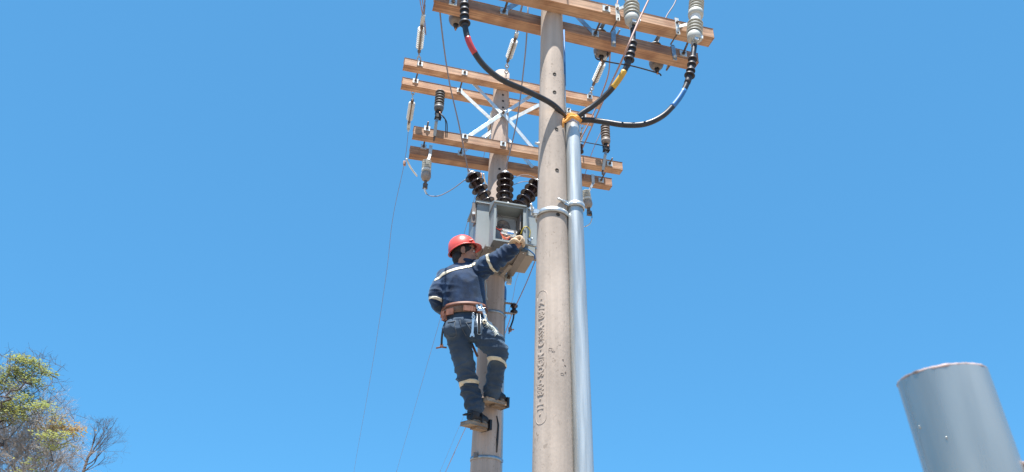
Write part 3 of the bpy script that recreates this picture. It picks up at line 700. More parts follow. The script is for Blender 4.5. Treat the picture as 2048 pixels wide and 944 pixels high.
wire([PZ(1145, 322, 5.06), PZ(1075, 470, 5.02), PZ(1035, 553, 5.0), PZ(1020, 615, 4.97), PZ(975, 730, 4.94), PZ(935, 815, 4.92), PZ(880, 944, 4.9), PZ(858, 1000, 4.92)], .003, 'wire', 'thin wire passing behind the farther pole and the boots')
wire([PN(RP, 1100, 450, .3), PN(RP, 1075, 510, .22), PN(RP, 1053, 565, .12), sp1+N*.03], .0045, 'copper', 'reddish wire coming down to the small spool insulator')
wire([sp1-N*.03, PZ(975, 765, 2.7), PZ(930, 858, 2.75), PZ(891, 944, 2.8), PZ(865, 1000, 2.85)], .004, 'copper', 'reddish wire below the left boot going down to the left')
wire([PN(FP, 1405, -210, .35), PN(FP, 1297, 0, .35), PN(FP, 1244, 120, .32), PN(RP, 1208, 198, 1.2), sp2+U*.02], .0065, 'copper', 'reddish wire passing in front of the arms down to the spool by the conduit')
wire([PZ(855, -60, 5.25), PZ(850, 10, 5.2), PZ(847, 30, 5.2)], .006, 'wire', 'wire leaving the top of the far left insulator')
wire([PZ(838, -60, 5.25), PZ(840, 0, 5.2), PZ(847, 30, 5.2)], .004, 'copper', 'second thin wire leaving the top of the far left insulator')
wire([PZ(1270, -40, 5.3), PZ(1240, 60, 5.22), PZ(1213, 107, 5.2)], .006, 'wire', 'wire leaving the top of the right strain insulator behind the arms')
wire([PZ(1060, -60, 5.3), PZ(1045, 10, 5.22), PZ(1034, 64, 5.2)], .006, 'wire', 'wire leaving the top of the middle strain insulator')
b1t = PN(RP, 937, 345, .27); b2t = PN(RP, 1011, 341, .27); b3t = PN(RP, 1078, 362, .27)
wire([PN(FP, 878, -60, -.3), PN(FP, 880, 25, -.3), PN(RP, 897, 155, .8), PN(RP, 918, 250, .5), b1t], .0065, 'wire', 'wire dropping from the nearer pole back arm to the left bushing')
wire([PN(FP, 1058, -60, -.3), PN(FP, 1054, 60, -.3), PN(RP, 1047, 140, .8), PN(RP, 1034, 240, .5), b2t], .0065, 'wire', 'wire dropping past the farther pole to the middle bushing')
wire([PN(FP, 1240, -30, -.3), PN(FP, 1222, 90, -.3), PN(RP, 1212, 165, 1.0), PN(RP, 1159, 282, .7), PN(RP, 1110, 335, .4), b3t], .0065, 'copper', 'wire dropping behind the conduit to the right bushing')
wire([PN(FP, 1365, -60, -.5), PN(FP, 1352, 0, -.5), PN(FP, 1331, 37, -.5), PN(FP, 1314, 92, -.5)], .006, 'wire', 'wire dropping behind both arms right of the middle insulator')
wire([aRt+Z*.01, PN(RP, 1203, 262, .2), PN(RP, 1190, 290, .15), PN(RP, 1177, 325, .0), PN(RP, 1167, 360, -.1)], .0035, 'copper', 'fine wire arcing left from the right arrester')
wire([PN(RP, 1028, 356, .25), PN(RP, 1045, 350, .2), PN(RP, 1065, 353, .2), PN(RP, 1085, 366, .2)], .0035, 'wire', 'upper fine wire between the middle and right bushings')
wire([PN(RP, 1028, 369, .25), PN(RP, 1050, 363, .2), PN(RP, 1085, 366, .2)], .0035, 'wire', 'lower fine wire between the middle and right bushings')
for pts, lb in ((((813, 318), (822, 336), (834, 352)), 'white sleeved wire stub below the left end of the lowest arm'), (((967, 348), (970, 363), (977, 376)), 'white sleeved wire stub beside the left bushing')):
    b = MB(); b.tube(spline([PZ(*p, 5.06) for p in pts]), .011, 8); tag(b.build('wire_stub', 'white'), lb, 'wire')
for (x_, y_, lb) in ((809, 327, 'small rusty connector on the far left wire'), (962, 351, 'small rusty connector on the wire behind the left bushing')):
    c = PZ(x_, y_, 5.06); b = MB(); b.box(c, V((.014, 0, 0)), V((0, .025, 0)), V((0, 0, .022)), .004); tag(b.build('wire_connector', 'rust'), lb, 'connector')

# ------------------------------------------------------------------ the switchgear tank on the rear pole
ZT, ZB_ = 3.50, 3.06
tank = thing('recloser_tank', 'grey steel switchgear box with an open door on the farther pole', 'switchgear box', L(RP, 0, .26, ZB_))
def bx(s0, s1, o0, o1, z0, z1, name, m, par=None, bev=.003):
    b = MB(); b.box(L(RP, (s0+s1)/2, (o0+o1)/2, (z0+z1)/2), U*((s1-s0)/2), N*((o1-o0)/2), Z*((z1-z0)/2), bev); return b.build(name, m, par or tank)
S0, S1, O0, O1 = -.268, .258, .11, .43
CS0, CS1, CO = -.150, .118, .60
CT = 3.42
bx(S0, S1, O0, O1, ZB_+.004, ZT, 'tank_body', 'box')
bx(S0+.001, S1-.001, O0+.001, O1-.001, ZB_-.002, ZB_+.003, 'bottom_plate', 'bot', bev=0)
bx(S0-.016, S1+.012, O0-.01, O1+.018, ZT+.001, ZT+.020, 'lid', 'box')
# sloping cover over the cabinet
b = MB(); b.add([L(RP, *p) for p in ((CS0-.01, .43, ZT+.018), (CS1+.05, .43, ZT+.018), (CS0-.01, CO+.02, CT+.015), (CS1+.01, CO+.02, CT+.015), (CS0-.01, .43, CT), (CS1+.05, .43, CT), (CS0-.01, CO+.02, CT+.003), (CS1+.01, CO+.02, CT+.003))],
    [(0, 1, 3, 2), (4, 6, 7, 5), (0, 2, 6, 4), (1, 5, 7, 3), (2, 3, 7, 6), (0, 4, 5, 1)], False); b.build('sloping_cover', 'box', tank)
# cabinet: open fronted shell
th = .004
bx(CS0, CS0+th, .431, CO, ZB_, CT, 'cabinet_side', 'box', bev=.001); bx(CS1-th, CS1, .431, CO, ZB_, CT, 'cabinet_side', 'box', bev=.001)
bx(CS0+th, CS1-th, .431, CO, ZB_, ZB_+th, 'cabinet_floor', 'cabfl', bev=0); bx(CS0+th, CS1-th, .431, CO, CT-th, CT-.0005, 'cabinet_top', 'box', bev=0)
bx(CS0+th, CS1-th, .4315, .435, ZB_+th, CT-th, 'cabinet_back', 'boxin', bev=0)
for (a0, a1, z0, z1) in ((CS0-.004, CS0+.016, ZB_, CT), (CS1-.018, CS1+.004, ZB_, CT), (CS0+.016, CS1-.018, ZB_, ZB_+.018), (CS0+.016, CS1-.018, CT-.016, CT)):
    bx(a0, a1, CO, CO+.004, z0, z1, 'front_flange', 'box', bev=.001)
bx(CS0+.03, CS1-.03, .445, .452, ZB_+.10, CT-.04, 'inner_panel', 'boxin')
bx(CS0+.02, CS0+.03, .455, CO-.02, ZB_+.15, ZB_+.30, 'side_rail', 'boxin'); bx(CS1-.04, CS1-.03, .455, CO-.02, ZB_+.15, ZB_+.30, 'side_rail', 'chan')
mx = L(RP, -.035, .452, ZB_+.235)
MB().lathe(mx, N, [(.060, 0), (.060, .006), (.052, .010), (.050, .004)], 32).build('round_port', 'chan', tank)
MB().lathe(mx, N, [(.049, .001), (.049, .003)], 24).build('port_face', 'black', tank)
b = MB()
for i in range(14):
    a = random.random()*6.28; rr = random.random()*.04; q = mx+N*.006+U*math.cos(a)*rr+Z*math.sin(a)*rr; b.lathe(q, N, [(.004, 0), (.004, .006)], 6)
b.build('terminal_studs', 'wire', tank)
for (s, z, m_) in ((-.105, .31, 'wire'), (.06, .30, 'wire')):
    b = MB(); b.tube(spline([L(RP, s, .47, ZB_+z), L(RP, s+.03, .49, ZB_+z+.01), L(RP, s+.05, .50, ZB_+z-.03)]), .004, 6); b.build('latch_wire', m_, tank)
# wiring block with coloured wires
def CP(px, py, o=.575): return PN(RP, px, py, o)
for (px, py, w_, h_, m_) in ((1021, 464, .052, .011, 'white'), (1019, 470, .050, .010, 'porcw'), (1009, 461, .022, .008, 'white'), (1027, 474, .030, .008, 'white'), (1006, 467, .018, .010, 'porcw')):
    b = MB(); b.box(CP(px, py), U*w_, N*.014, Z*h_, .003); b.build('terminal_block', m_, tank)
b = MB(); b.box(CP(1021, 466.5, .592), U*.026, N*.002, Z*.004); b.build('blue_marker', 'blu_tape', tank)
b = MB(); b.box(CP(1030, 463, .592), U*.008, N*.002, Z*.009); b.build('dark_switch', 'chan', tank)
for k, (m_, P_) in enumerate((('orangew', ((1003, 470), (1007, 474), (1013, 476), (1020, 474))), ('redp', ((1001, 466), (1006, 473), (1012, 479), (1018, 477))), ('orangew', ((1004, 474), (1009, 479), (1015, 480))), ('black', ((1010, 480), (1016, 477), (1024, 480), (1031, 478))), ('redp', ((1022, 478), (1027, 481), (1034, 478))), ('redp', ((992, 456), (998, 459), (1006, 458))), ('black', ((1013, 452), (1018, 456), (1022, 458))), ('white', ((1004, 478), (1012, 482), (1024, 483))), ('black', ((1006, 458), (1003, 466), (1005, 476))))):
    b = MB(); b.tube(spline([CP(*p, .585) for p in P_]), .006 if k < 5 else .0035, 6); b.build('control_wire', m_, tank)
b = MB(); b.tube(spline([L(RP, -.12, .50, ZB_+.17), L(RP, -.1, .53, ZB_+.15), L(RP, -.07, .54, ZB_+.13)]), .003, 6); b.build('control_wire', 'redp', tank)
# open door, swung out to the right
hinge = L(RP, CS1+.004, CO, 0); da = R(-8)
dd = (U*math.cos(da)+N*math.sin(-da)*-1).normalized(); dn = V((dd.y, -dd.x, 0))
b = MB(); mid = hinge+dd*.125; mid.z = (ZB_+CT)/2; b.box(mid, dd*.122, dn*.002, Z*((CT-ZB_)/2), .001); b.build('door', 'box', tank)
for (a, c, z0, z1) in ((.0, .012, ZB_, CT), (.232, .244, ZB_, CT), (.012, .232, ZB_, ZB_+.012), (.012, .232, CT-.012, CT)):
    b = MB(); q = hinge+dd*((a+c)/2)+dn*.010; q.z = (z0+z1)/2; b.box(q, dd*((c-a)/2), dn*.010, Z*((z1-z0)/2), .001); b.build('door_flange', 'box', tank)
b = MB(); q = hinge+dd*.15+dn*.004; q.z = 3.26; b.box(q, dd*.03, dn*.0015, Z*.07); b.build('paper_notice', 'white', tank)
b = MB(); q = hinge+dd*.03+dn*.02; q.z = ZB_+.06
b.tube(spline([L(RP, CS1-.03, CO-.02, ZB_+.11), L(RP, CS1-.015, CO+.01, ZB_+.155), L(RP, CS1+.015, CO+.02, ZB_+.165), L(RP, CS1+.04, CO+.02, ZB_+.13), q+Z*.01]), .0045, 8); b.build('earth_wire', 'yelw', tank)
b = MB(); b.lathe(q-Z*.02, dn, [(.014, 0), (.014, .01)], 6, False); b.lathe(q+dd*.02-Z*.005, dn, [(.008, 0), (.008, .016)], 8); b.box(q-Z*.01, dd*.022, dn*.004, Z*.004); b.build('door_lug', 'galv', tank)
# underside channels
for s in (-.165, .135):
    b = MB(); base = ZB_-.003
    b.box(L(RP, s, .29, base-.018), U*.026, N*.23, Z*.002); 
    for k in (-1, 1): b.box(L(RP, s+k*.0285, .29, base-.0105), U*.0025, N*.23, Z*.0095)
    b.build('channel', 'chan', tank)
    MB().lathe(L(RP, s, .50, base-.021), Z*-1, [(.006, 0), (.006, .003)], 10).build('hole_plug', 'plate', tank)
# left lifting plate with bolt; right side accessories
b = MB(); b.box(L(RP, S0-.010, .40, ZT-.10), U*.004, N*.035, Z*.10, .001); b.box(L(RP, S0-.026, .43, ZT-.10), U*.016, N*.003, Z*.10, .001); b.build('lifting_plate', 'chan', tank)
MB().lathe(L(RP, S0-.028, .434, ZT-.115), N, [(.014, 0), (.014, .016)], 6, False).build('plate_bolt', 'plate', tank)
bx(.258, .300, .34, .40, ZB_+.01, ZB_+.10, 'side_bracket', 'chan')
b = MB(); b.tube(spline([L(RP, .14, .50, ZB_+.03), L(RP, .2, .46, ZB_+.035), L(RP, .25, .44, ZB_+.01), L(RP, .26, .42, ZB_-.02)]), .006, 8); b.build('control_cable', 'blu_tape', tank)
# top bits
bx(-.09, -.045, .50, .505, ZT-.035, ZT+.00, 'white_tag', 'white'); bx(-.025, .035, .53, .535, ZT-.05, ZT-.025, 'red_label', 'redp')
MB().lathe(L(RP, .0, .46, ZT+.01), Z, [(.018, 0), (.018, .012), (.010, .016), (.010, .03)], 12).build('filler_cap', 'galv', tank)
b = MB(); b.box(L(RP, -.21, .4325, ZT-.005), U*.055, N*.002, Z*.002); b.build('seam_bead', 'box', tank)
# bushings
def bushing(cent, r1, top, tcap, label):
    c0 = PN(RP, *cent[-1], .27); c1 = PN(RP, *cent[0], .27); d = (c1-c0).normalized(); Lb = (c1-c0).length
    MB().tube([c0-d*.08, c1+d*.03], r1*.55, 24).build('bushing_core', 'bush', tank)
    k = len(cent)
    for i in range(k):
        q = c0+d*Lb*i/(k-1); b = MB()
        b.lathe(q, d, [(r1*.5, .024), (r1*.62, .018), (r1*.9, .010), (r1, .000), (r1*.985, -.007), (r1*.93, -.006), (r1*.6, .0), (r1*.5, .0)], 36, cap=False); o = b.build('bushing_shed', 'bush', tank)
    t0 = c1+d*.025
    MB().lathe(t0, d, [(r1*.5, 0), (r1*.5, .02), (r1*.3, .026)], 16).build('bushing_cap', 'galv', tank)
    MB().tube([t0+d*.02, t0+d*.055], .008, 8).build('bushing_terminal', 'bolt', tank)
bushing([(946, 354), (951, 366), (957, 379), (964, 391), (973, 404)], .078, None, None, '')
bushing([(1010.5, 354), (1010.5, 366), (1010, 379), (1009.5, 391), (1009, 404)], .080, None, None, '')
bushing([(1072, 370), (1065, 381), (1057, 391), (1049, 401), (1040, 412)], .078, None, None, '')
# pole mounting bracket under the tank
t = thing('tank_mount', 'steel mount with white end plate below the switchgear box', 'bracket', L(RP, 0, .1, 2.85))
q = PN(RP, 1017, 556, .05)
MB().box(q, U*.030, N*.004, Z*.034, .002).build('end_plate', 'plate', t)
MB().lathe(q+N*.004, N, [(.016, 0), (.016, .016), (.007, .017), (.007, .04)], 6, False).build('nut', 'bolt', t)
MB().box(q-Z*.05+U*.005, U*.02, N*.012, Z*.010, .001).build('foot', 'plate', t)
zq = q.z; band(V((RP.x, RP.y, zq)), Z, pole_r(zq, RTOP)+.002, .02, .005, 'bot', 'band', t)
b = MB(); 
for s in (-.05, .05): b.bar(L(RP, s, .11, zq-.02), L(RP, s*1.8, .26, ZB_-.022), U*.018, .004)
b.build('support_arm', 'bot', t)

# ------------------------------------------------------------------ the lineman
from mathutils.bvhtree import BVHTree
def MP(px, py, y):                         # the lineman leans back from the pole: his trunk hangs nearer the camera than his boots
    return PY(px, py, y-.13*max(0, min(1, (800-py)/140)))

def ell(b, c, ax, ay, az, n=16):          # ellipsoid with axis vectors
    vs = []; fs = []
    for i in range(n+1):
        t = math.pi*i/n
        for k in range(n*2):
            a = math.pi*k/n; vs.append(c+az*math.cos(t)+(ax*math.cos(a)+ay*math.sin(a))*max(math.sin(t), .002))
    for i in range(n):
        for k in range(n*2):
            p = i*n*2+k; q = i*n*2+(k+1) % (n*2); fs.append((p, q, q+n*2, p+n*2))
    fs.append(tuple(range(n*2))); fs.append(tuple(range(n*n*2, n*n*2+n*2))); b.add(vs, fs)
def loft(b, secs, n=28, p=2.3):           # secs: (centre, half x vector, half y vector)
    vs = []; fs = []
    for c, hx, hy in secs:
        for k in range(n):
            a = 2*math.pi*k/n; ca, sa = math.cos(a), math.sin(a)
            vs.append(c+hx*math.copysign(abs(ca)**(2/p), ca)+hy*math.copysign(abs(sa)**(2/p), sa))
    for i in range(len(secs)-1):
        for k in range(n):
            q = i*n+k; r_ = i*n+(k+1) % n; fs.append((q, r_, r_+n, q+n))
    fs.append(tuple(range(n-1, -1, -1))); fs.append(tuple(range((len(secs)-1)*n, len(secs)*n))); b.add(vs, fs)
def limb(b, pts, rs, n=20, sub=4):
    P = spline(pts, sub); rr = []
    m = len(pts)-1
    for i in range(len(P)):
        t = i/(len(P)-1)*m; k = min(m-1, int(t)); f = t-k; f = f*f*(3-2*f); rr.append(rs[k]*(1-f)+rs[k+1]*f)
    b.tube(P, rr, n)
    for e, r_ in ((P[0], rr[0]), (P[-1], rr[-1])): ell(b, e, V((r_*.98, 0, 0)), V((0, r_*.98, 0)), V((0, 0, r_*.98)), 8)
def remesh(b, voxel, smooth=2, disp=None):
    me = bpy.data.meshes.new('t'); me.from_pydata(b.v, [], b.f)
    bm = bmesh.new(); bm.from_mesh(me)
    bmesh.ops.recalc_face_normals(bm, faces=bm.faces); bm.to_mesh(me); bm.free()
    o = bpy.data.objects.new('t', me); C.objects.link(o); md = o.modifiers.new('r', 'REMESH'); md.mode = 'VOXEL'; md.voxel_size = voxel
    bpy.context.view_layer.update()
    ev = o.evaluated_get(bpy.context.evaluated_depsgraph_get()); m2 = bpy.data.meshes.new_from_object(ev)
    bpy.data.objects.remove(o)
    bm = bmesh.new(); bm.from_mesh(m2)
    for _ in range(smooth): bmesh.ops.smooth_vert(bm, verts=bm.verts, factor=.5, use_axis_x=True, use_axis_y=True, use_axis_z=True)
    bm.normal_update()
    if disp:
        nv = [(v, v.normal.copy()*disp(v.co, v.normal)) for v in bm.verts]
        for v, d in nv: v.co += d
        bmesh.ops.smooth_vert(bm, verts=bm.verts, factor=.25, use_axis_x=True, use_axis_y=True, use_axis_z=True)
    bm.normal_update(); return bm
def bm_obj(bm, name, m, parent):
    bm.verts.index_update()
    b = MB(); b.v = [v.co.copy() for v in bm.verts]; b.f = [tuple(v.index for v in f.verts) for f in bm.faces]; b.sm = [True]*len(b.f)
    return b.build(name, m, parent)
def strip(bm, p, nrm, hw, push, keep, name, m, parent):     # a band lying on the cloth between two planes
    q = bm.copy(); nrm = nrm.normalized()
    for s in (1, -1):
        bmesh.ops.bisect_plane(q, geom=q.verts[:]+q.edges[:]+q.faces[:], plane_co=p+nrm*hw*s, plane_no=nrm*s, clear_outer=True)
    bad = [f for f in q.faces if not keep(f.calc_center_median())]
    bmesh.ops.delete(q, geom=bad, context='FACES'); q.normal_update()
    outer = {v.index: v.co+v.normal*push for v in q.verts}
    ret = bmesh.ops.extrude_face_region(q, geom=q.faces[:]); vs = [g_ for g_ in ret['geom'] if isinstance(g_, bmesh.types.BMVert)]
    q.normal_update()
    for v in vs: v.co += v.normal*push
    o = bm_obj(q, name, m, parent); q.free(); return o
def ridge(p, f, s=0.0): return (1-abs(noise.noise(V((p.x*f[0]+s, p.y*f[1], p.z*f[2])))*1.6))**3

man = thing('person', 'lineman in red hard hat, navy jacket and blue jeans working on the farther pole', 'person', MP(955, 840, 5.70))
YT = 5.60
def T(px, py, y=YT): return MP(px, py, y)
X = V((1, 0, 0)); Y = V((0, 1, 0))
# --- trousers
tb = MB()
secs = [(T(927, 612), .150, .105), (T(929, 628), .158, .112), (T(932, 642), .168, .125), (T(936, 655), .176, .132), (T(938, 666), .170, .125), (T(938, 674), .13, .10)]
loft(tb, [(c, X*a, Y*d) for c, a, d in secs])
limb(tb, [T(915, 655, 5.60), T(918, 682, 5.59), T(925, 712, 5.60), T(931, 742, 5.62), T(938, 772, 5.66), T(946, 800, 5.69), T(951, 818, 5.70)], [.098, .094, .082, .073, .072, .066, .060])
limb(tb, [T(955, 655, 5.60), T(973, 675, 5.56), T(993, 700, 5.55), T(994, 730, 5.62), T(989, 762, 5.68), T(984, 788, 5.72)], [.10, .10, .084, .067, .064, .058])
ell(tb, T(908, 658, 5.54), X*.085, Y*.075, Z*.09); ell(tb, T(950, 660, 5.54), X*.085, Y*.075, Z*.09)
ell(tb, T(947, 808, 5.69), X*.074, Y*.07, Z*.035); ell(tb, T(984, 779, 5.71), X*.066, Y*.062, Z*.03)
kn_r = T(993, 702, 5.56); kn_l = T(929, 742, 5.62)
def dj(p, n_):
    wr = math.exp(-((p-kn_r).length/.13)**2); wl = math.exp(-((p-kn_l).length/.13)**2)
    low = 1/(1+math.exp((p.z-1.98)*25))
    hp = math.exp(-((p.z-T(940, 668).z)/.09)**2)
    a = ridge(p, (7, 7, 22), 3)*(.004+.014*(wr+wl)+.014*low+.009*hp)
    a += (noise.noise(p*9)+.5*noise.noise(p*22))*.0035
    return a
tbm = remesh(tb, .0085, 2, dj); tro = bm_obj(tbm, 'jeans', 'jeans', man)
strip(tbm, T(938, 771, 5.66), V((-.24, 0, 1)), .0105, .004, lambda c: c.x < T(966, 771, 5.66).x, 'reflective_leg_band', 'refl', tro)
strip(tbm, T(994, 730, 5.62), V((.12, 0, 1)), .0105, .004, lambda c: c.x > T(966, 730, 5.66).x, 'reflective_leg_band', 'refl', tro)
# --- jacket
jb = MB()
secs = [(T(928, 623), .166, .120), (T(928, 612), .168, .125), (T(925, 595), .176, .132), (T(921, 575), .188, .138), (T(920, 560), .192, .135), (T(922, 549), .180, .120), (T(927, 541), .140, .10), (T(932, 533), .085, .082), (T(935, 526), .070, .074), (T(936, 520), .066, .070)]
loft(jb, [(c, X*a, Y*d) for c, a, d in secs])
LA = [T(891, 556, 5.60), T(879, 574, 5.57), T(874, 600, 5.57), T(882, 613, 5.64), T(898, 616, 5.76)]
limb(jb, LA, [.068, .063, .056, .052, .046])
RA = [T(950, 546, 5.58), T(972, 533, 5.52), T(992, 521, 5.47), T(1012, 506, 5.44), T(1025, 497, 5.42)]
limb(jb, RA, [.080, .075, .066, .056, .047])
ell(jb, T(890, 551, 5.59), X*.07, Y*.07, Z*.055)
ra0, ra1 = RA[0], RA[-1]; rd = (ra1-ra0).normalized(); rl = (ra1-ra0).length
rp1 = rd.cross(Y).normalized()
la_e = LA[2]
def djk(p, n_):
    t = (p-ra0).dot(rd)/rl; da = ((p-ra0)-rd*(p-ra0).dot(rd)).length
    wa = max(0, min(1, (t+.1)/.25))*math.exp(-(da/.13)**4)*(1 if t > -.1 else 0)
    q = V((p.dot(rd)*20+p.dot(rp1)*7+2.0*noise.noise(p*6), p.dot(rp1)*5, p.y*6))
    rg = (1-abs(noise.noise(q))*1.7)
    a = wa*.019*max(0, rg)**2
    we = math.exp(-((p-la_e).length/.13)**2)
    a += we*.016*ridge(p, (7, 7, 20), 9)
    a += (1-wa)*(.010*ridge(p, (7, 6, 2.2), 5)+.007*noise.noise(p*4))+.001*noise.noise(p*24)
    hem = math.exp(-((p.z-T(928, 612).z)/.04)**2); a += hem*.006*ridge(p, (16, 16, 4), 1)
    return a
jbm = remesh(jb, .0075, 2, djk); jac = bm_obj(jbm, 'jacket', 'denim', man)
p1 = MP(877, 550, 5.47); p2 = MP(945, 531, 5.50); dv = (p2-p1).normalized()
strip(jbm, (p1+p2)/2, V((-dv.z, 0.12, dv.x)), .0125, .004, lambda c: c.y < 5.485 and MP(870, 545, 5.5).x < c.x < MP(950, 545, 5.5).x, 'reflective_yoke_band', 'refl', jac)
strip(jbm, T(985, 528, 5.49), (RA[3]-RA[1]).normalized()+V((.0, 0, -.2)), .011, .004, lambda c: (c-T(985, 528, 5.49)).length < .12, 'reflective_sleeve_band', 'refl', jac)
strip(jbm, T(873, 603, 5.57), V((.22, 0, 1)), .010, .004, lambda c: c.x < T(884, 603, 5.55).x, 'reflective_sleeve_band', 'refl', jac)
# collar
b = MB(); cc_ = T(934, 530); pts = []
for i in range(28):
    a = 2*math.pi*i/28; pts.append(cc_+X*.078*math.cos(a)+Y*.080*math.sin(a)+Z*(.012+.012*math.cos(a-2.2)))
pts.append(pts[0]); b.tube(pts, .017, 10, cap=False); b.tube([p+Z*.018+(cc_-p)*.08 for p in pts], .013, 10, cap=False)
b.build('collar', 'denim', jac)
b = MB(); q = T(962, 516, 5.50); ell(b, MP(960, 521, 5.475), X*.010, Y*.008, Z*.006); b.build('red_badge', 'redp', jac)

# --- body (one continuous skin mesh)
H = MP(928.5, 508, 5.56)
fa = V((.99, .10, .09)).normalized(); la = V((-.10, .99, 0)).normalized(); ua = fa.cross(la).normalized()
if ua.z < 0: ua = -ua
def hp(f, l, u): return H+fa*f+la*l+ua*u
bb = MB()
ell(bb, hp(-.008, 0, .045), fa*.094, la*.074, ua*.092)
ell(bb, hp(.030, 0, -.025), fa*.060, la*.058, ua*.085)
ell(bb, hp(.035, 0, -.070), fa*.048, la*.050, ua*.042)
ell(bb, hp(.070, 0, -.092), fa*.020, la*.022, ua*.018)
ell(bb, hp(.074, 0, .030), fa*.018, la*.048, ua*.016)
loft(bb, [(hp(.084, 0, .018), fa*.008, la*.007), (hp(.094, 0, -.004), fa*.012, la*.010), (hp(.103, 0, -.020), fa*.014, la*.015), (hp(.092, 0, -.028), fa*.014, la*.016)], 14)
ell(bb, hp(.085, 0, -.048), fa*.013, la*.022, ua*.007); ell(bb, hp(.082, 0, -.060), fa*.013, la*.020, ua*.007)
for s in (-1, 1):
    ell(bb, hp(.065, s*.034, -.018), fa*.022, la*.020, ua*.022)
    eo = hp(-.012, s*.074, -.004)
    ell(bb, eo, (fa*.9-ua*.1)*.020, la*.007+fa*-.002, ua*.032)
    pts = [eo+la*s*.007+(fa*math.cos(a)*.019+ua*math.sin(a)*.030) for a in [math.pi*(.25+1.5*i/12) for i in range(13)]]; bb.tube(pts, .0048, 8)
limb(bb, [hp(-.028, 0, -.03), hp(-.03, 0, -.08), T(934, 534, 5.59)], [.056, .054, .062])
loft(bb, [(T(928, 640), X*.14, Y*.09), (T(925, 600), X*.13, Y*.09), (T(922, 565), X*.15, Y*.10), (T(924, 552), X*.14, Y*.08), (T(930, 540), X*.08, Y*.06)])
limb(bb, LA+[T(906, 613, 5.82)], [.045, .042, .038, .034, .028, .030])
limb(bb, RA+[MP(1036, 488, 5.40)], [.052, .048, .042, .036, .028, .030])
limb(bb, [T(915, 655, 5.60), T(925, 712, 5.60), T(931, 742, 5.62), T(938, 772, 5.66), T(951, 826, 5.71)], [.08, .065, .052, .05, .038])
limb(bb, [T(955, 655, 5.60), T(985, 690, 5.56), T(994, 710, 5.57), T(994, 735, 5.62), T(983, 795, 5.73)], [.08, .07, .055, .045, .036])
body = bm_obj(remesh(bb, .0055, 1), 'body', 'skin', man)
for s in (-1, 1):
    b = MB(); ell(b, hp(.076, s*.031, .006), fa*.010, la*.011, ua*.006, 10); b.build('eye', 'porcw', body)
    b = MB(); ell(b, hp(.086, s*.032, .006), fa*.005, la*.006, ua*.006, 8); b.build('iris', 'black', body)
    b = MB(); b.tube(spline([hp(.088, s*.016, .024), hp(.086, s*.034, .029), hp(.072, s*.052, .022)]), .0045, 6); b.build('eyebrow', 'hair', body)
# hair
hb = MB()
ell(hb, hp(-.014, 0, .042), fa*.096, la*.079, ua*.088)
ell(hb, hp(-.052, 0, -.035), fa*.050, la*.064, ua*.066); ell(hb, hp(-.048, 0, -.075), fa*.040, la*.052, ua*.040)
for s in (-1, 1): ell(hb, hp(.002, s*.060, .026), fa*.034, la*.020, ua*.024)
hbm = remesh(hb, .006, 1, lambda p, n_: .003*noise.noise(p*70))
q = []
bm_obj(hbm, 'hair', 'hair', man)
# hard hat
b = MB(); n = 40; hc = hp(-.014, 0, .046); hu = (ua-fa*.20).normalized(); hf = (fa-hu*fa.dot(hu)).normalized(); hl = hu.cross(hf)
prof = []
vs = []; fs = []; K = 14
for i in range(K+1):
    t = (math.pi/2)*(i/K)
    for k in range(n):
        a = 2*math.pi*k/n; ca, sa = math.cos(a), math.sin(a)
        rr = math.cos(t)**.82; h = math.sin(t)**1.0*.122
        rg = .006*math.exp(-((sa*rr)/.16)**2)*(math.sin(t)**.5) if ca > -2 else 0
        low = -.022*max(0, -ca)*(1-i/K)
        vs.append(hc+hf*ca*rr*.120+hl*sa*rr*.103+hu*(h+rg+low))
for i in range(K):
    for k in range(n):
        p_ = i*n+k; q_ = i*n+(k+1) % n; fs.append((p_, q_, q_+n, p_+n))
fs.append(tuple(range(K*n, K*n+n)))
b.add(vs, fs)
hat = b.build('hard_hat', 'helmet', man)
b = MB(); vs = []; fs = []                 # brim with a longer peak in front
for k in range(n):
    a = 2*math.pi*k/n; ca, sa = math.cos(a), math.sin(a); low = -.022*max(0, -ca)
    pk = .010+.034*max(0, ca)**1.6
    base = hc+hf*ca*.119+hl*sa*.102+hu*low; out = (hf*ca+hl*sa*.9)
    vs += [base+hu*.004, base+out*pk-hu*(.004+.012*max(0, ca)), base+out*pk-hu*(.008+.012*max(0, ca)), base-out*.008-hu*.004]
for k in range(n):
    for j in range(4):
        a = k*4+j; c = k*4+(j+1) % 4; d = ((k+1) % n)*4+(j+1) % 4; e = ((k+1) % n)*4+j; fs.append((a, c, d, e))
b.add(vs, fs); b.build('brim', 'helmet', hat)
for s in (-1, 1):
    b = MB(); q = hc+hf*.074+hl*s*-.088+hu*.018
    b.box(q, hf*.018, hl*.010, hu*.005, .002); b.build('accessory_slot', 'helmet', hat)
b = MB(); pts = []
for i in range(15): 
    t = math.pi*(i/14); pts.append(hc+hf*(-.128+.004)*math.cos(math.pi*.0)*0+hf*(math.cos(t)*.106)+hu*(.010+.118*math.sin(t)**.9))
b.tube(pts, .007, 8); b.build('crown_ridge', 'helmet', hat)

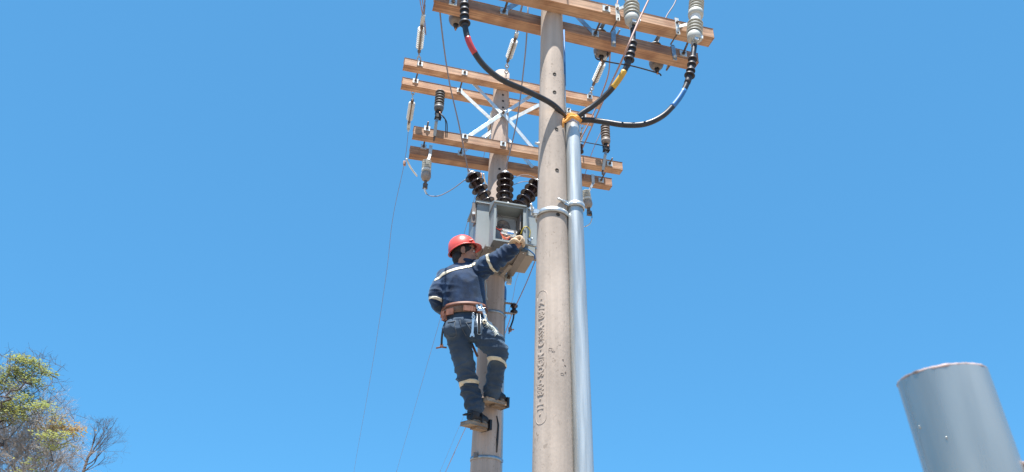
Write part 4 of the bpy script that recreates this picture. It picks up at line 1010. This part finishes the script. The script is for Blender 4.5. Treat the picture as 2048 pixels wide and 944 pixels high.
# --- right glove gripping at the cabinet, left glove resting in front of the body
def glove(w, k, cross, curl, name='glove'):
    """w wrist, k knuckle centre, cross = direction across the knuckles (towards the little finger), curl = direction the fingers bend towards"""
    b = MB(); d = (k-w).normalized(); nn = cross.cross(d).normalized()
    loft(b, [(w-d*.035, cross*.042, nn*.036), (w, cross*.036, nn*.030), (w+d*.03, cross*.040, nn*.026), (k-d*.01, cross*.046, nn*.024), (k+d*.008, cross*.044, nn*.018)], 18)
    Ls = [.030, .034, .031, .025]
    for i in range(4):
        base = k+cross*(-.033+.022*i); r_ = .0125-.0008*i; l = Ls[i]
        j1 = base+(d*.75+curl*.65).normalized()*l; j2 = j1+(curl*.95-d*.25).normalized()*l*.85; j3 = j2+(curl*.35-d*.9).normalized()*l*.6
        limb(b, [base-d*.012, base, j1, j2, j3], [.013, r_+.001, r_, r_*.95, r_*.85], 12, 3)
    tb_ = w+d*.025-cross*.036
    limb(b, [tb_, tb_+d*.022-cross*.020+curl*.012, tb_+d*.042-cross*.016+curl*.030, tb_+d*.050+curl*.046], [.018, .015, .0135, .011], 12, 3)
    bm = remesh(b, .0038, 1, lambda p, n_: .0022*ridge(p, (30, 30, 30), 2)+.0015*noise.noise(p*50))
    return bm_obj(bm, name, 'glove', man)
w_ = MP(1021, 495, 5.42); k_ = MP(1038, 480, 5.395)
glove(w_, k_, (V((.35, .80, -.25))).normalized(), V((.55, -.1, -.85)).normalized())
glove(T(900, 616, 5.79), T(912, 610, 5.86), V((.3, .2, .9)).normalized(), V((.9, .3, -.1)).normalized())

# --- belt
def ring_band(c, hx, hy, h, th, tilt, name, m, par, n=48, a0=0, a1=2*math.pi, sag=.0):
    b = MB(); vs = []; fs = []
    for i in range(n+1):
        a = a0+(a1-a0)*i/n; ca, sa = math.cos(a), math.sin(a)
        o_ = V((ca*hx, sa*hy, tilt*ca+sag*sa)); e = V((ca, sa, 0)).normalized()
        for t_, hh in ((0, -h), (th, -h), (th, h), (0, h)): vs.append(c+o_+e*t_+Z*hh*(1 if a1-a0 < 6 else 1)+e*(.004*noise.noise(V((ca*3, sa*3, c.z)))))
    for i in range(n):
        for k in range(4): fs.append((i*4+k, i*4+(k+1) % 4, (i+1)*4+(k+1) % 4, (i+1)*4+k))
    b.add(vs, fs); return b.build(name, m, par)
bc = T(929, 627)
belt = ring_band(bc, .166, .128, .042, .010, .012, 'tool_belt', 'canvas', man)
ring_band(bc+Z*.026, .178, .140, .014, .006, .012, 'belt_strap', 'leather', belt)
b = MB(); q = MP(889, 627, 5.53); 
def onbelt(px, py, push=.0):
    d = ray(px, py); hx, hy = .182, .144
    o_ = V((-bc.x, -bc.y)); a = (d.x/hx)**2+(d.y/hy)**2; bq = 2*(d.x*o_.x/hx**2+d.y*o_.y/hy**2); c = (o_.x/hx)**2+(o_.y/hy)**2-1
    t = (-bq-math.sqrt(max(0, bq*bq-4*a*c)))/(2*a); p = d*t; n_ = V(((p.x-bc.x)/hx**2, (p.y-bc.y)/hy**2, 0)).normalized(); return p+n_*push, n_
for (px, py, sx, sz) in ((900, 624, .028, .022), (937, 617, .036, .018), (948, 619, .030, .015), (962, 623, .024, .014)):
    p, n_ = onbelt(px, py, .004); tx = n_.cross(Z); MB().box(p, tx*sx, n_*.006, Z*sz, .004).build('belt_pad', 'leather', belt)
for (px, py) in ((889, 630), (891, 636)):
    p, n_ = onbelt(px, py, .012); MB().box(p, n_.cross(Z)*.016, n_*.010, Z*.020, .005).build('belt_buckle', 'leather', belt)

# --- boots and the wooden climbing blocks
def boot(heel, toe, ank, name='boot'):
    d = (toe-heel); Lf = d.length; d.normalize(); s_ = d.cross(Z).normalized(); b = MB()
    loft(b, [(heel-d*.005+Z*.045, s_*.028, Z*.040), (heel+d*Lf*.12+Z*.050, s_*.038, Z*.050), (heel+d*Lf*.35+Z*.052, s_*.038, Z*.052), (heel+d*Lf*.6+Z*.040, s_*.044, Z*.040), (heel+d*Lf*.85+Z*.030, s_*.046, Z*.032), (heel+d*Lf*1.0+Z*.026, s_*.026, Z*.020)], 22)
    limb(b, [heel+d*Lf*.25+Z*.05, heel+d*Lf*.27+Z*.10, ank], [.050, .050, .052])
    o = bm_obj(remesh(b, .006, 2, lambda p, n_: .003*ridge(p, (20, 20, 30), 4)), name, 'boot', man)
    b = MB(); pr_ = []
    for i in range(28):
        a = 2*math.pi*i/28; ca, sa = math.cos(a), math.sin(a); wd = .043+.006*ca-.012*math.exp(-((ca+.1)/.3)**2)
        pr_.append(heel+d*(Lf*.5+ca*Lf*.53)+s_*sa*wd)
    vs = [p-Z*.004 for p in pr_]+[p+Z*.016 for p in pr_]
    b.add(vs, [tuple(range(27, -1, -1)), tuple(range(28, 56))]+[(i, (i+1) % 28, 28+(i+1) % 28, 28+i) for i in range(28)], False); b.build('sole', 'sole', o)
    for i in range(4):
        t_ = .42+.10*i; c = heel+d*Lf*t_+Z*(.092-.012*i)
        MB().tube([c-s_*.030+Z*-.008, c+Z*.006, c+s_*.030-Z*.008], .004, 6).build('lace', 'black', o)
    return d, s_
hL_, tL_ = MP(938, 842, 5.66), MP(974, 838, 5.80); tL_.z = hL_.z+.01
dL, sL = boot(hL_, tL_, T(952, 820, 5.71))
hR_, tR_ = MP(976, 797, 5.70), MP(1010, 800, 5.80); tR_.z = hR_.z-.002
dR, sR = boot(hR_, tR_, T(984, 786, 5.725))
def climb_block(heel, toe, d, s_, label, strapside):
    t = thing('climbing_block', label, 'climbing foothold', heel-Z*.02, 'wooden foot blocks strapped to the farther pole')
    c = heel.lerp(toe, .40)-Z*.022
    MB().box(c-d*.02, d*.095, s_*.050, Z*.014, .004).build('foot_board', 'board', t)
    MB().box(c+d*.03-Z*.020, d*.055, s_*.035, Z*.008, .003).build('cleat', 'board', t)
    MB().box(heel.lerp(toe, .95)-Z*.005, d*.010, s_*.055, Z*.038, .003).build('pole_rest', 'black', t)
    q = heel.lerp(toe, .45)
    b = MB(); b.tube(spline([q+s_*.052-Z*.01, q+s_*.055+Z*.04, q+Z*.10, q-s_*.055+Z*.04, q-s_*.052-Z*.01]), .008, 8); b.build('foot_strap', 'black', t)
    return t
tl = climb_block(hL_, tL_, dL, sL, 'wooden foot block under the lineman left boot, the lower one', 1)
b = MB(); b.tube(spline([MP(953, 822, 5.66), MP(940, 827, 5.64), MP(925, 830, 5.64)]), [.008, .008, .008, .008, .008, .008, .009, .01, .010, .010, .009, .007, .004], 8); b.build('loose_strap', 'black', tl)
b = MB(); b.tube(spline([MP(945, 828, 5.645), MP(942, 838, 5.64), MP(938, 846, 5.64)]), .008, 8); b.build('loose_strap', 'black', tl)
tr_ = climb_block(hR_, tR_, dR, sR, 'wooden foot block under the lineman right boot, the higher one', 1)
b = MB(); q = MP(977, 807, 5.8); b.box(q, X*.055, Y*.03, Z*.008, .002); b.build('steel_rung', 'chan', tr_)

# --- seams on the jeans and tools hanging from the belt, laid on the real surfaces
bv = BVHTree.FromBMesh(tbm)
def onj(px, py, push=.003):
    d = ray(px, py).normalized(); h = bv.ray_cast(V((0, 0, 0)), d)
    if h[0] is None: return None
    return h[0]+h[1]*push
for pts in (((911, 642), (909, 652), (912, 662), (912, 672)), ((920, 640), (922, 652), (927, 663), (933, 672)), ((932, 645), (937, 652), (943, 661), (947, 668)), ((932, 645), (938, 645), (944, 645)), ((893, 668), (900, 674), (906, 675), (912, 672)), ((896, 645), (903, 644), (911, 642))):
    P = [onj(*p) for p in pts]; P = [p for p in P if p is not None]
    if len(P) > 2: b = MB(); b.tube(spline(P, 5), .0032, 6); b.build('seam', 'seam', tro)
# combination wrench on a clip
a = MP(947, 634, 5.448); e = MP(944.5, 670, 5.450)
t = thing('combination_wrench', 'shiny combination wrench hanging head down from the belt clip', 'wrench', a)
d = (e-a).normalized(); x_ = X
b = MB(); b.bar(a+d*.01, e-d*.012, X*.0075, .003, .001); b.build('handle', 'tool', t)
b = MB(); b.lathe(a, Y, [(.014, -.004), (.014, .004), (.008, .004), (.008, -.004), (.014, -.004)], 20, False, cap=False); b.build('ring_end', 'tool', t)
b = MB(); b.lathe(e-d*.004, Y, [(.014, -.004), (.014, .004)], 12, False)
for s in (-1, 1): b.bar(e+X*.011*s-d*.002, e+X*.013*s+d*.016, X*.005, .004)
b.build('open_end', 'tool', t)
q0 = MP(946.5, 625, 5.448); b = MB(); b.tube(spline([q0, q0+X*.008-Z*.008, q0-Z*.016, q0-X*.008-Z*.008, q0]), .0028, 6); b.tube(spline([q0-Z*.014, q0-Z*.022+X*.006, a+Z*.004, q0-Z*.022-X*.006, q0-Z*.014]), .0028, 6)
tag(b.build('belt_clip', 'tool'), 'small steel snap clip on the belt holding the wrench', 'clip')
# black handled tool in a wire frame
a = MP(957.5, 628, 5.455); e = MP(958.5, 667, 5.455)
t = thing('hand_tool', 'long black handled tool in a steel loop hanging right of the wrench', 'tool', a)
MB().bar(a, e+Z*.01, X*.010, .006, .002).build('blade', 'black', t)
b = MB(); w = .013; b.tube([a-X*w, e-X*w, e-X*w*.6-Z*.006, e+X*w*.6-Z*.006, e+X*w, a+X*w], .0022, 6); b.build('steel_loop', 'tool', t)
# adjustable wrench in the back of the belt
a = MP(962, 619, 5.452)
t = thing('adjustable_wrench', 'silver adjustable wrench head sticking up above the tool belt', 'wrench', a)
b = MB(); b.box(a-Z*.0, X*.028, Y*.006, Z*.016, .003); b.bar(a-X*.024+Z*.008, a-X*.034+Z*.040, X*.010, .006, .002); b.bar(a+X*.008+Z*.010, a-X*.006+Z*.046, X*.011, .006, .002); b.build('jaws', 'tool', t)
MB().bar(a+X*.02-Z*.01, a+X*.045-Z*.09, X*.011, .004, .001).build('handle', 'tool', t)
# pale frayed rope
t = thing('frayed_rope', 'pale frayed rope hook hanging over the right hip', 'rope', MP(969, 642, 5.45))
P = [onj(*p, .014) for p in ((971, 646), (977, 650), (983, 655), (988, 661), (993, 667))]; P = [p for p in P if p is not None]
if len(P) > 2:
    b = MB(); sp_ = spline(P, 5); b.tube(sp_, .0045, 8)
    for i, p in enumerate(sp_):
        for s in (-1, 1): b.tube([p, p+V((random.uniform(.0, .02)*s, -.008, -.018-random.random()*.016))+X*.012*s], [.0025, .001], 5)
    b.build('fringe', 'frill', t)
b = MB(); q = MP(969, 643, 5.45); b.lathe(q, Y, [(.018, -.006), (.018, .006), (.008, .006), (.008, -.006)], 16); b.tube(spline([q+Z*.0, q+Z*.05+X*.012, q+Z*.06-X*.004]), .004, 6); b.build('ring', 'refl', t)
# tie bar dangling on the left
t = thing('strap_with_toggle', 'black strap with a crossbar dangling left of the lineman hips', 'strap', MP(892, 640, 5.52))
MB().tube(spline([MP(893, 640, 5.52), MP(887, 655, 5.51), MP(884, 672, 5.51), MP(883, 690, 5.51)]), .0085, 8).build('strap', 'cable', t)
q = MP(883, 694, 5.51); MB().tube([q-X*.042-Z*.010, q, q+X*.040-Z*.004], .007, 8).build('toggle_bar', 'leather', t); MB().box(q+Z*.01, X*.012, Y*.01, Z*.012, .002).build('toggle_boss', 'leather', t)
b = MB(); b.tube([MP(942, 684, 5.70), MP(955, 713, 5.75)], .010, 8)
tag(b.build('hanging_strap', 'leather'), 'brown strap slanting between the lineman thighs', 'strap')
b = MB(); ell(b, MP(890, 656, 5.55), X*.014, Y*.01, Z*.025, 8); tag(b.build('small_pouch', 'leather'), 'small tan pouch edge poking out at the left hip', 'pouch')
b = MB(); rr = [onj(941+0*i, 600) for i in range(1)]
b.tube(spline([MP(970, 560, 5.60), MP(973, 575, 5.62), MP(972, 590, 5.60), MP(975, 600, 5.60)]), .004, 6); tag(b.build('cord', 'frill'), 'thin pale cord hanging at the right side of the jacket', 'cord')
# ------------------------------------------------------------------ trees on the hillside
from mathutils.kdtree import KDTree
def tree(name, label, base, blobs, ntar, m, rmin, rmax, twigs, leafblobs=(), seed=1, step=.3, jitter=.16, tip=.006):
    rnd = random.Random(seed); t = thing(name, label, 'tree', base)
    tg = []
    tot = sum(b[1].x*b[1].y*b[1].z*b[2] for b in blobs)
    for c, r_, wgt in blobs:
        for _ in range(int(ntar*r_.x*r_.y*r_.z*wgt/tot)):
            while True:
                q = V((rnd.uniform(-1, 1), rnd.uniform(-1, 1), rnd.uniform(-1, 1)))
                if q.length < 1: break
            tg.append(c+V((q.x*r_.x, q.y*r_.y, q.z*r_.z)))
    cx = sum(tg, V((0, 0, 0)))/len(tg)
    low = min(p.z for p in tg)
    nodes = [base-Z*.3]; par = [-1]
    fork = V((base.x*.6+cx.x*.4, base.y*.6+cx.y*.4, base.z+(low-base.z)*.75))
    K = 6
    for i in range(1, K+1):
        nodes.append(base.lerp(fork, i/K)+V((rnd.uniform(-.06, .06), rnd.uniform(-.06, .06), 0))); par.append(len(nodes)-2)
    tg.sort(key=lambda p: (p-fork).length)
    kd = None; kdn = 0
    for p in tg:
        if kd is None or len(nodes)-kdn > 40:
            kd = KDTree(len(nodes)); [kd.insert(q, i) for i, q in enumerate(nodes)]; kd.balance(); kdn = len(nodes)
        best = None
        for q, i, dd_ in kd.find_n(p, 5):
            g_ = dd_+.35*max(0, q.z-p.z)
            if best is None or g_ < best[0]: best = (g_, i)
        for i in range(kdn, len(nodes)):
            g_ = (nodes[i]-p).length
            if g_ < best[0]: best = (g_, i)
        i = best[1]; a = nodes[i]; dist = (p-a).length
        if dist < .05: continue
        n_ = max(1, int(dist/step)); prev = i; up_ = V((0, 0, 1))
        for k in range(1, n_+1):
            f = k/n_; q = a.lerp(p, f)+up_*.12*dist*math.sin(math.pi*f)*-.5+V((rnd.uniform(-1, 1), rnd.uniform(-1, 1), rnd.uniform(-1, 1)))*jitter*step*(1 if k < n_ else 0)
            nodes.append(q); par.append(prev); prev = len(nodes)-1
    w = [0]*len(nodes); ch = [0]*len(nodes)
    for i in range(len(nodes)-1, 0, -1):
        if w[i] == 0: w[i] = 1
        w[par[i]] += w[i]; ch[par[i]] += 1
    mx = w[0]
    rad = [max(tip, rmax*(x/mx)**.5) for x in w]
    bt = MB(); bl = MB()
    for i in range(1, len(nodes)):
        (bt if rad[i] > rmin else bl).tube([nodes[par[i]], nodes[i]], [rad[par[i]] if rad[par[i]] < rad[i]*1.6 else rad[i]*1.3, rad[i]], 6 if rad[i] > rmin else 3, cap=False)
    out = []
    for i in range(1, len(nodes)):
        if rad[i] < rmin*1.2:
            for _ in range(twigs):
                dv = (nodes[i]-nodes[par[i]]).normalized()+V((rnd.uniform(-1, 1), rnd.uniform(-1, 1), rnd.uniform(-.6, 1)))*.9
                l = rnd.uniform(.12, .36); a = nodes[i]; c = a+dv.normalized()*l*.5; e = c+(dv.normalized()+V((rnd.uniform(-1, 1), rnd.uniform(-1, 1), rnd.uniform(-.3, .8)))*.6).normalized()*l*.6
                bl.tube([a, c, e], [tip*.8, tip*.6, tip*.35], 3, cap=False); out.append(e)
                if rnd.random() < .5:
                    e2 = c+V((rnd.uniform(-1, 1), rnd.uniform(-1, 1), rnd.uniform(-.3, .8))).normalized()*l*.45; bl.tube([c, e2], [tip*.5, tip*.3], 3, cap=False)
    bt.build('trunk', m, t)
    o = bl.build('twigs', m, t); o['kind'] = 'stuff'
    for nm, lm, lbs, dens in leafblobs:
        lf = MB()
        for c, r_ in lbs:
            cl = [p for p in nodes+out if ((p.x-c.x)/r_.x)**2+((p.y-c.y)/r_.y)**2+((p.z-c.z)/r_.z)**2 < 1]
            rnd.shuffle(cl)
            for p in cl[:int(dens*r_.x*r_.y*r_.z*300)+40]:
                for _ in range(20):
                    q = p+V((rnd.gauss(0, .14), rnd.gauss(0, .14), rnd.gauss(0, .045)))
                    s = rnd.uniform(.03, .062); a = rnd.uniform(0, 6.28); tl_ = rnd.uniform(-.7, .7)
                    x_ = V((math.cos(a), math.sin(a), tl_*.6)).normalized()*s; y_ = V((-math.sin(a), math.cos(a), tl_)).normalized()*s*.55
                    lf.add([q-x_, q-y_, q+x_, q+y_], [(0, 1, 2, 3)], False)
        if lf.v: o = lf.build(nm, lm, t); o['kind'] = 'stuff'
    return t
def TP(px, py, y): return PY(px, py, y)
def gb(px, y):
    q = TP(px, 944, y); return V((q.x, q.y, ground_h(q.x, q.y)))
s = 25/1500
tree('leafy_tree', 'dark branched tree with sparse yellow green leaves at the left edge of the photo', gb(40, 23.4), [
    (TP(45, 770, 23.4), V((1.35, 1.3, 1.15)), 1.0), (TP(0, 800, 23.4), V((1.1, 1.2, 1.1)), .8), (TP(115, 855, 23.2), V((.85, .8, .8)), .9), (TP(60, 735, 23.4), V((.8, .7, .5)), 2.0), (TP(30, 900, 23.4), V((1.6, 1.2, 1.0)), .5)],
    620, 'barkd', .022, .055, 2,
    [('leaves', 'leaf', [(TP(x_, y_, 23.6-d_), V((r_, .5, r_*.36))) for x_, y_, r_, d_ in ((36, 719, .36, 0), (60, 726, .34, .1), (84, 742, .36, 0), (18, 744, .36, .2), (50, 752, .42, 0), (3, 762, .42, .3), (76, 766, .3, .2), (32, 778, .4, .3), (62, 800, .42, .4), (84, 812, .34, .5), (22, 812, .4, .2), (52, 826, .5, .5), (108, 822, .26, .4), (116, 842, .3, .6), (8, 838, .36, .4), (112, 872, .5, .7), (124, 890, .48, .7), (104, 902, .44, .6), (72, 925, .5, .5), (50, 938, .4, .6), (90, 938, .4, .6), (20, 905, .3, .5))], 4.5),
     ('dry_leaves', 'leafo', [(TP(146, 858, 23.2), V((.36, .4, .26))), (TP(110, 850, 23.4), V((.5, .5, .3)))], 1.3)], seed=3)
def grow(name, label, base, specs, m, seed, rmin=.016):
    """recursive tree: specs = list of (start, direction, length, radius, depth)"""
    rnd = random.Random(seed); t = thing(name, label, 'tree', base); bt = MB(); bl = MB()
    def rv(k): return V((rnd.gauss(0, k), rnd.gauss(0, k), rnd.gauss(0, k)))
    def br(p, d, l, r_, dep, droop, j=1):
        n_ = 4; P = [p]; q = p; dd = d.normalized()
        for i in range(n_):
            dd = (dd+rv(.13 if dep > 0 else 0)+V((0, 0, droop if dep > 0 else 0))).normalized(); q = q+dd*l/n_; P.append(q)
        rr = [r_*(1-.45*i/n_) for i in range(n_+1)]
        (bt if r_ > rmin else bl).tube(P, rr, 6 if r_ > rmin else 3, cap=False)
        if dep <= 0: return
        k = rnd.choice((2, 3, 3)) if dep > 1 else 3
        for i in range(k):
            at = P[-1] if i < 2 else P[rnd.choice((1, 2, 3))]
            br(at, (dd+rv(.36)).normalized(), l*rnd.uniform(.62, .86), r_*rnd.uniform(.52, .66), dep-1, droop)
    for p, d, l, r_, dep, droop in specs: br(p, d, l, r_, dep, droop)
    if bt.v: bt.build('trunk', m, t)
    o = bl.build('twigs', m, t); o['kind'] = 'stuff'; return t
def T3(x, y, d=26): return TP(x, y, d)
g1 = gb(160, 26); f1 = T3(176, 915); f0 = T3(166, 944)
grow('bare_tree', 'small bare tree standing apart right of the leafy trees in the lower left corner', g1, [
    (g1, f1-g1, (f1-g1).length, .075, 0, 0), (f1, T3(181, 870)-f1, .42, .036, 6, .05), (f1, T3(208, 865)-f1, .46, .034, 6, .05), (f0, T3(225, 905)-f0, .46, .024, 6, .02), (T3(170, 930), T3(230, 930)-f0, .5, .022, 6, .0), (T3(172, 925), T3(158, 890)-T3(172, 925), .34, .018, 5, .03),
    (T3(166, 950), T3(140, 925)-T3(166, 950), .5, .018, 4, .05)], 'barkd', 11)
sp = [(gb(20, 24), V((0, 0, 1)), 3.2, .12, 0, 0)]
rnd_ = random.Random(2)
for i in range(300):
    x_ = rnd_.uniform(-30, 112); y_ = rnd_.uniform(842+max(0, x_-60)*.7, 1010)-max(0, (60-x_))*.5
    a = T3(x_, y_, 24.4+rnd_.uniform(-1, 1)); sp.append((a, V((rnd_.uniform(-.9, .7), rnd_.uniform(-.6, .2), rnd_.uniform(.0, 1))), rnd_.uniform(.32, .62), .014, 4, .02))
grow('bare_shrub_tree', 'dense pale grey leafless tree filling the lower left corner below the green leaves', gb(20, 24), sp, 'bark', 5, rmin=.03)
# ------------------------------------------------------------------ grey pipe close to the camera
pa = PY(1884, 757, .5); pb_ = PY(1946, 944, .5)
dp = (pa-pb_).normalized()
t = thing('grey_pipe', 'blurred grey steel pipe with a rough cut end in the lower right corner', 'pipe', pa-dp*1.2)
x, y = perp(dp); b = MB(); prof = []; n = 72; vs = []; fs = []
hs_ = [-2.2, -1.5, -1.0, -.6, -.3, -.2, -.1, -.05, -.02, -.008, -.002, 0]
for h in hs_:
    for k in range(n):
        a = 2*math.pi*k/n; wob = .0010*noise.noise(V((math.cos(a)*3, math.sin(a)*3, h*8))); rr = .0288+wob*.4
        hh = h+(.0012*noise.noise(V((math.cos(a)*4, math.sin(a)*4, 7))) if h > -.01 else 0)
        vs.append(pa+dp*hh+(x*math.cos(a)+y*math.sin(a))*rr)
for i in range(len(hs_)-1):
    for k in range(n): fs.append((i*n+k, i*n+(k+1) % n, (i+1)*n+(k+1) % n, (i+1)*n+k))
b.add(vs, fs)
b.lathe(pa+dp*.0, dp, [(.0286, -.001), (.0255, 0), (.0255, -.3)], 48, cap=False)
b.build('tube', 'pipe', t)
b = MB(); pts = []; rs = []
for k in range(97):
    a = 2*math.pi*(k % 96)/96; u_ = V((math.cos(a)*5, math.sin(a)*5, 2)); pts.append(pa+dp*(.0003*noise.noise(u_)+.0002)+(x*math.cos(a)+y*math.sin(a))*(.0277+.0006*noise.noise(u_*1.7))); rs.append(.0013+.0005*noise.noise(u_*2.3))
b.tube(pts, rs, 8, cap=False); b.build('rough_rim', 'weld', t)
for (px_, py_, r_) in ((1847, 872, .0008), (1902, 900, .0005)):      # spatter and dents on the tube
    d = ray(px_, py_); q = pa-dp*((pa-d*(pa.length/d.length)).dot(dp)); rel = d*(q.length/d.length)-q; rel -= dp*rel.dot(dp)
    toc = -q; toc -= dp*toc.dot(dp); toc.normalize(); sd_ = dp.cross(toc).normalized(); sx = max(-.95, min(.95, rel.dot(sd_)/.0288)); nn = toc*math.sqrt(1-sx*sx)+sd_*sx
    b = MB(); b.lathe(q+nn*.0286, nn, [(r_*1.2, 0), (r_, .0004), (r_*.4, .0007)], 10, ecc=1.7); b.build('weld_spatter', 'pipe', t)
q = PY(2049, 934, .5); t = thing('rusty_clamp', 'corner of a rusty clamp at the right edge of the photo beside the grey pipe', 'clamp', q)
b = MB(); b.box(q+V((.006, 0, -.012)), V((.009, 0, .002)), V((0, .012, 0)), V((-.002, 0, .016)), .002); b.build('jaw', 'weld', t)
MB().lathe(q+V((.004, -.012, -.01)), V((0, -1, 0)), [(.006, 0), (.006, .004)], 6, False).build('bolt_head', 'bolt', t)
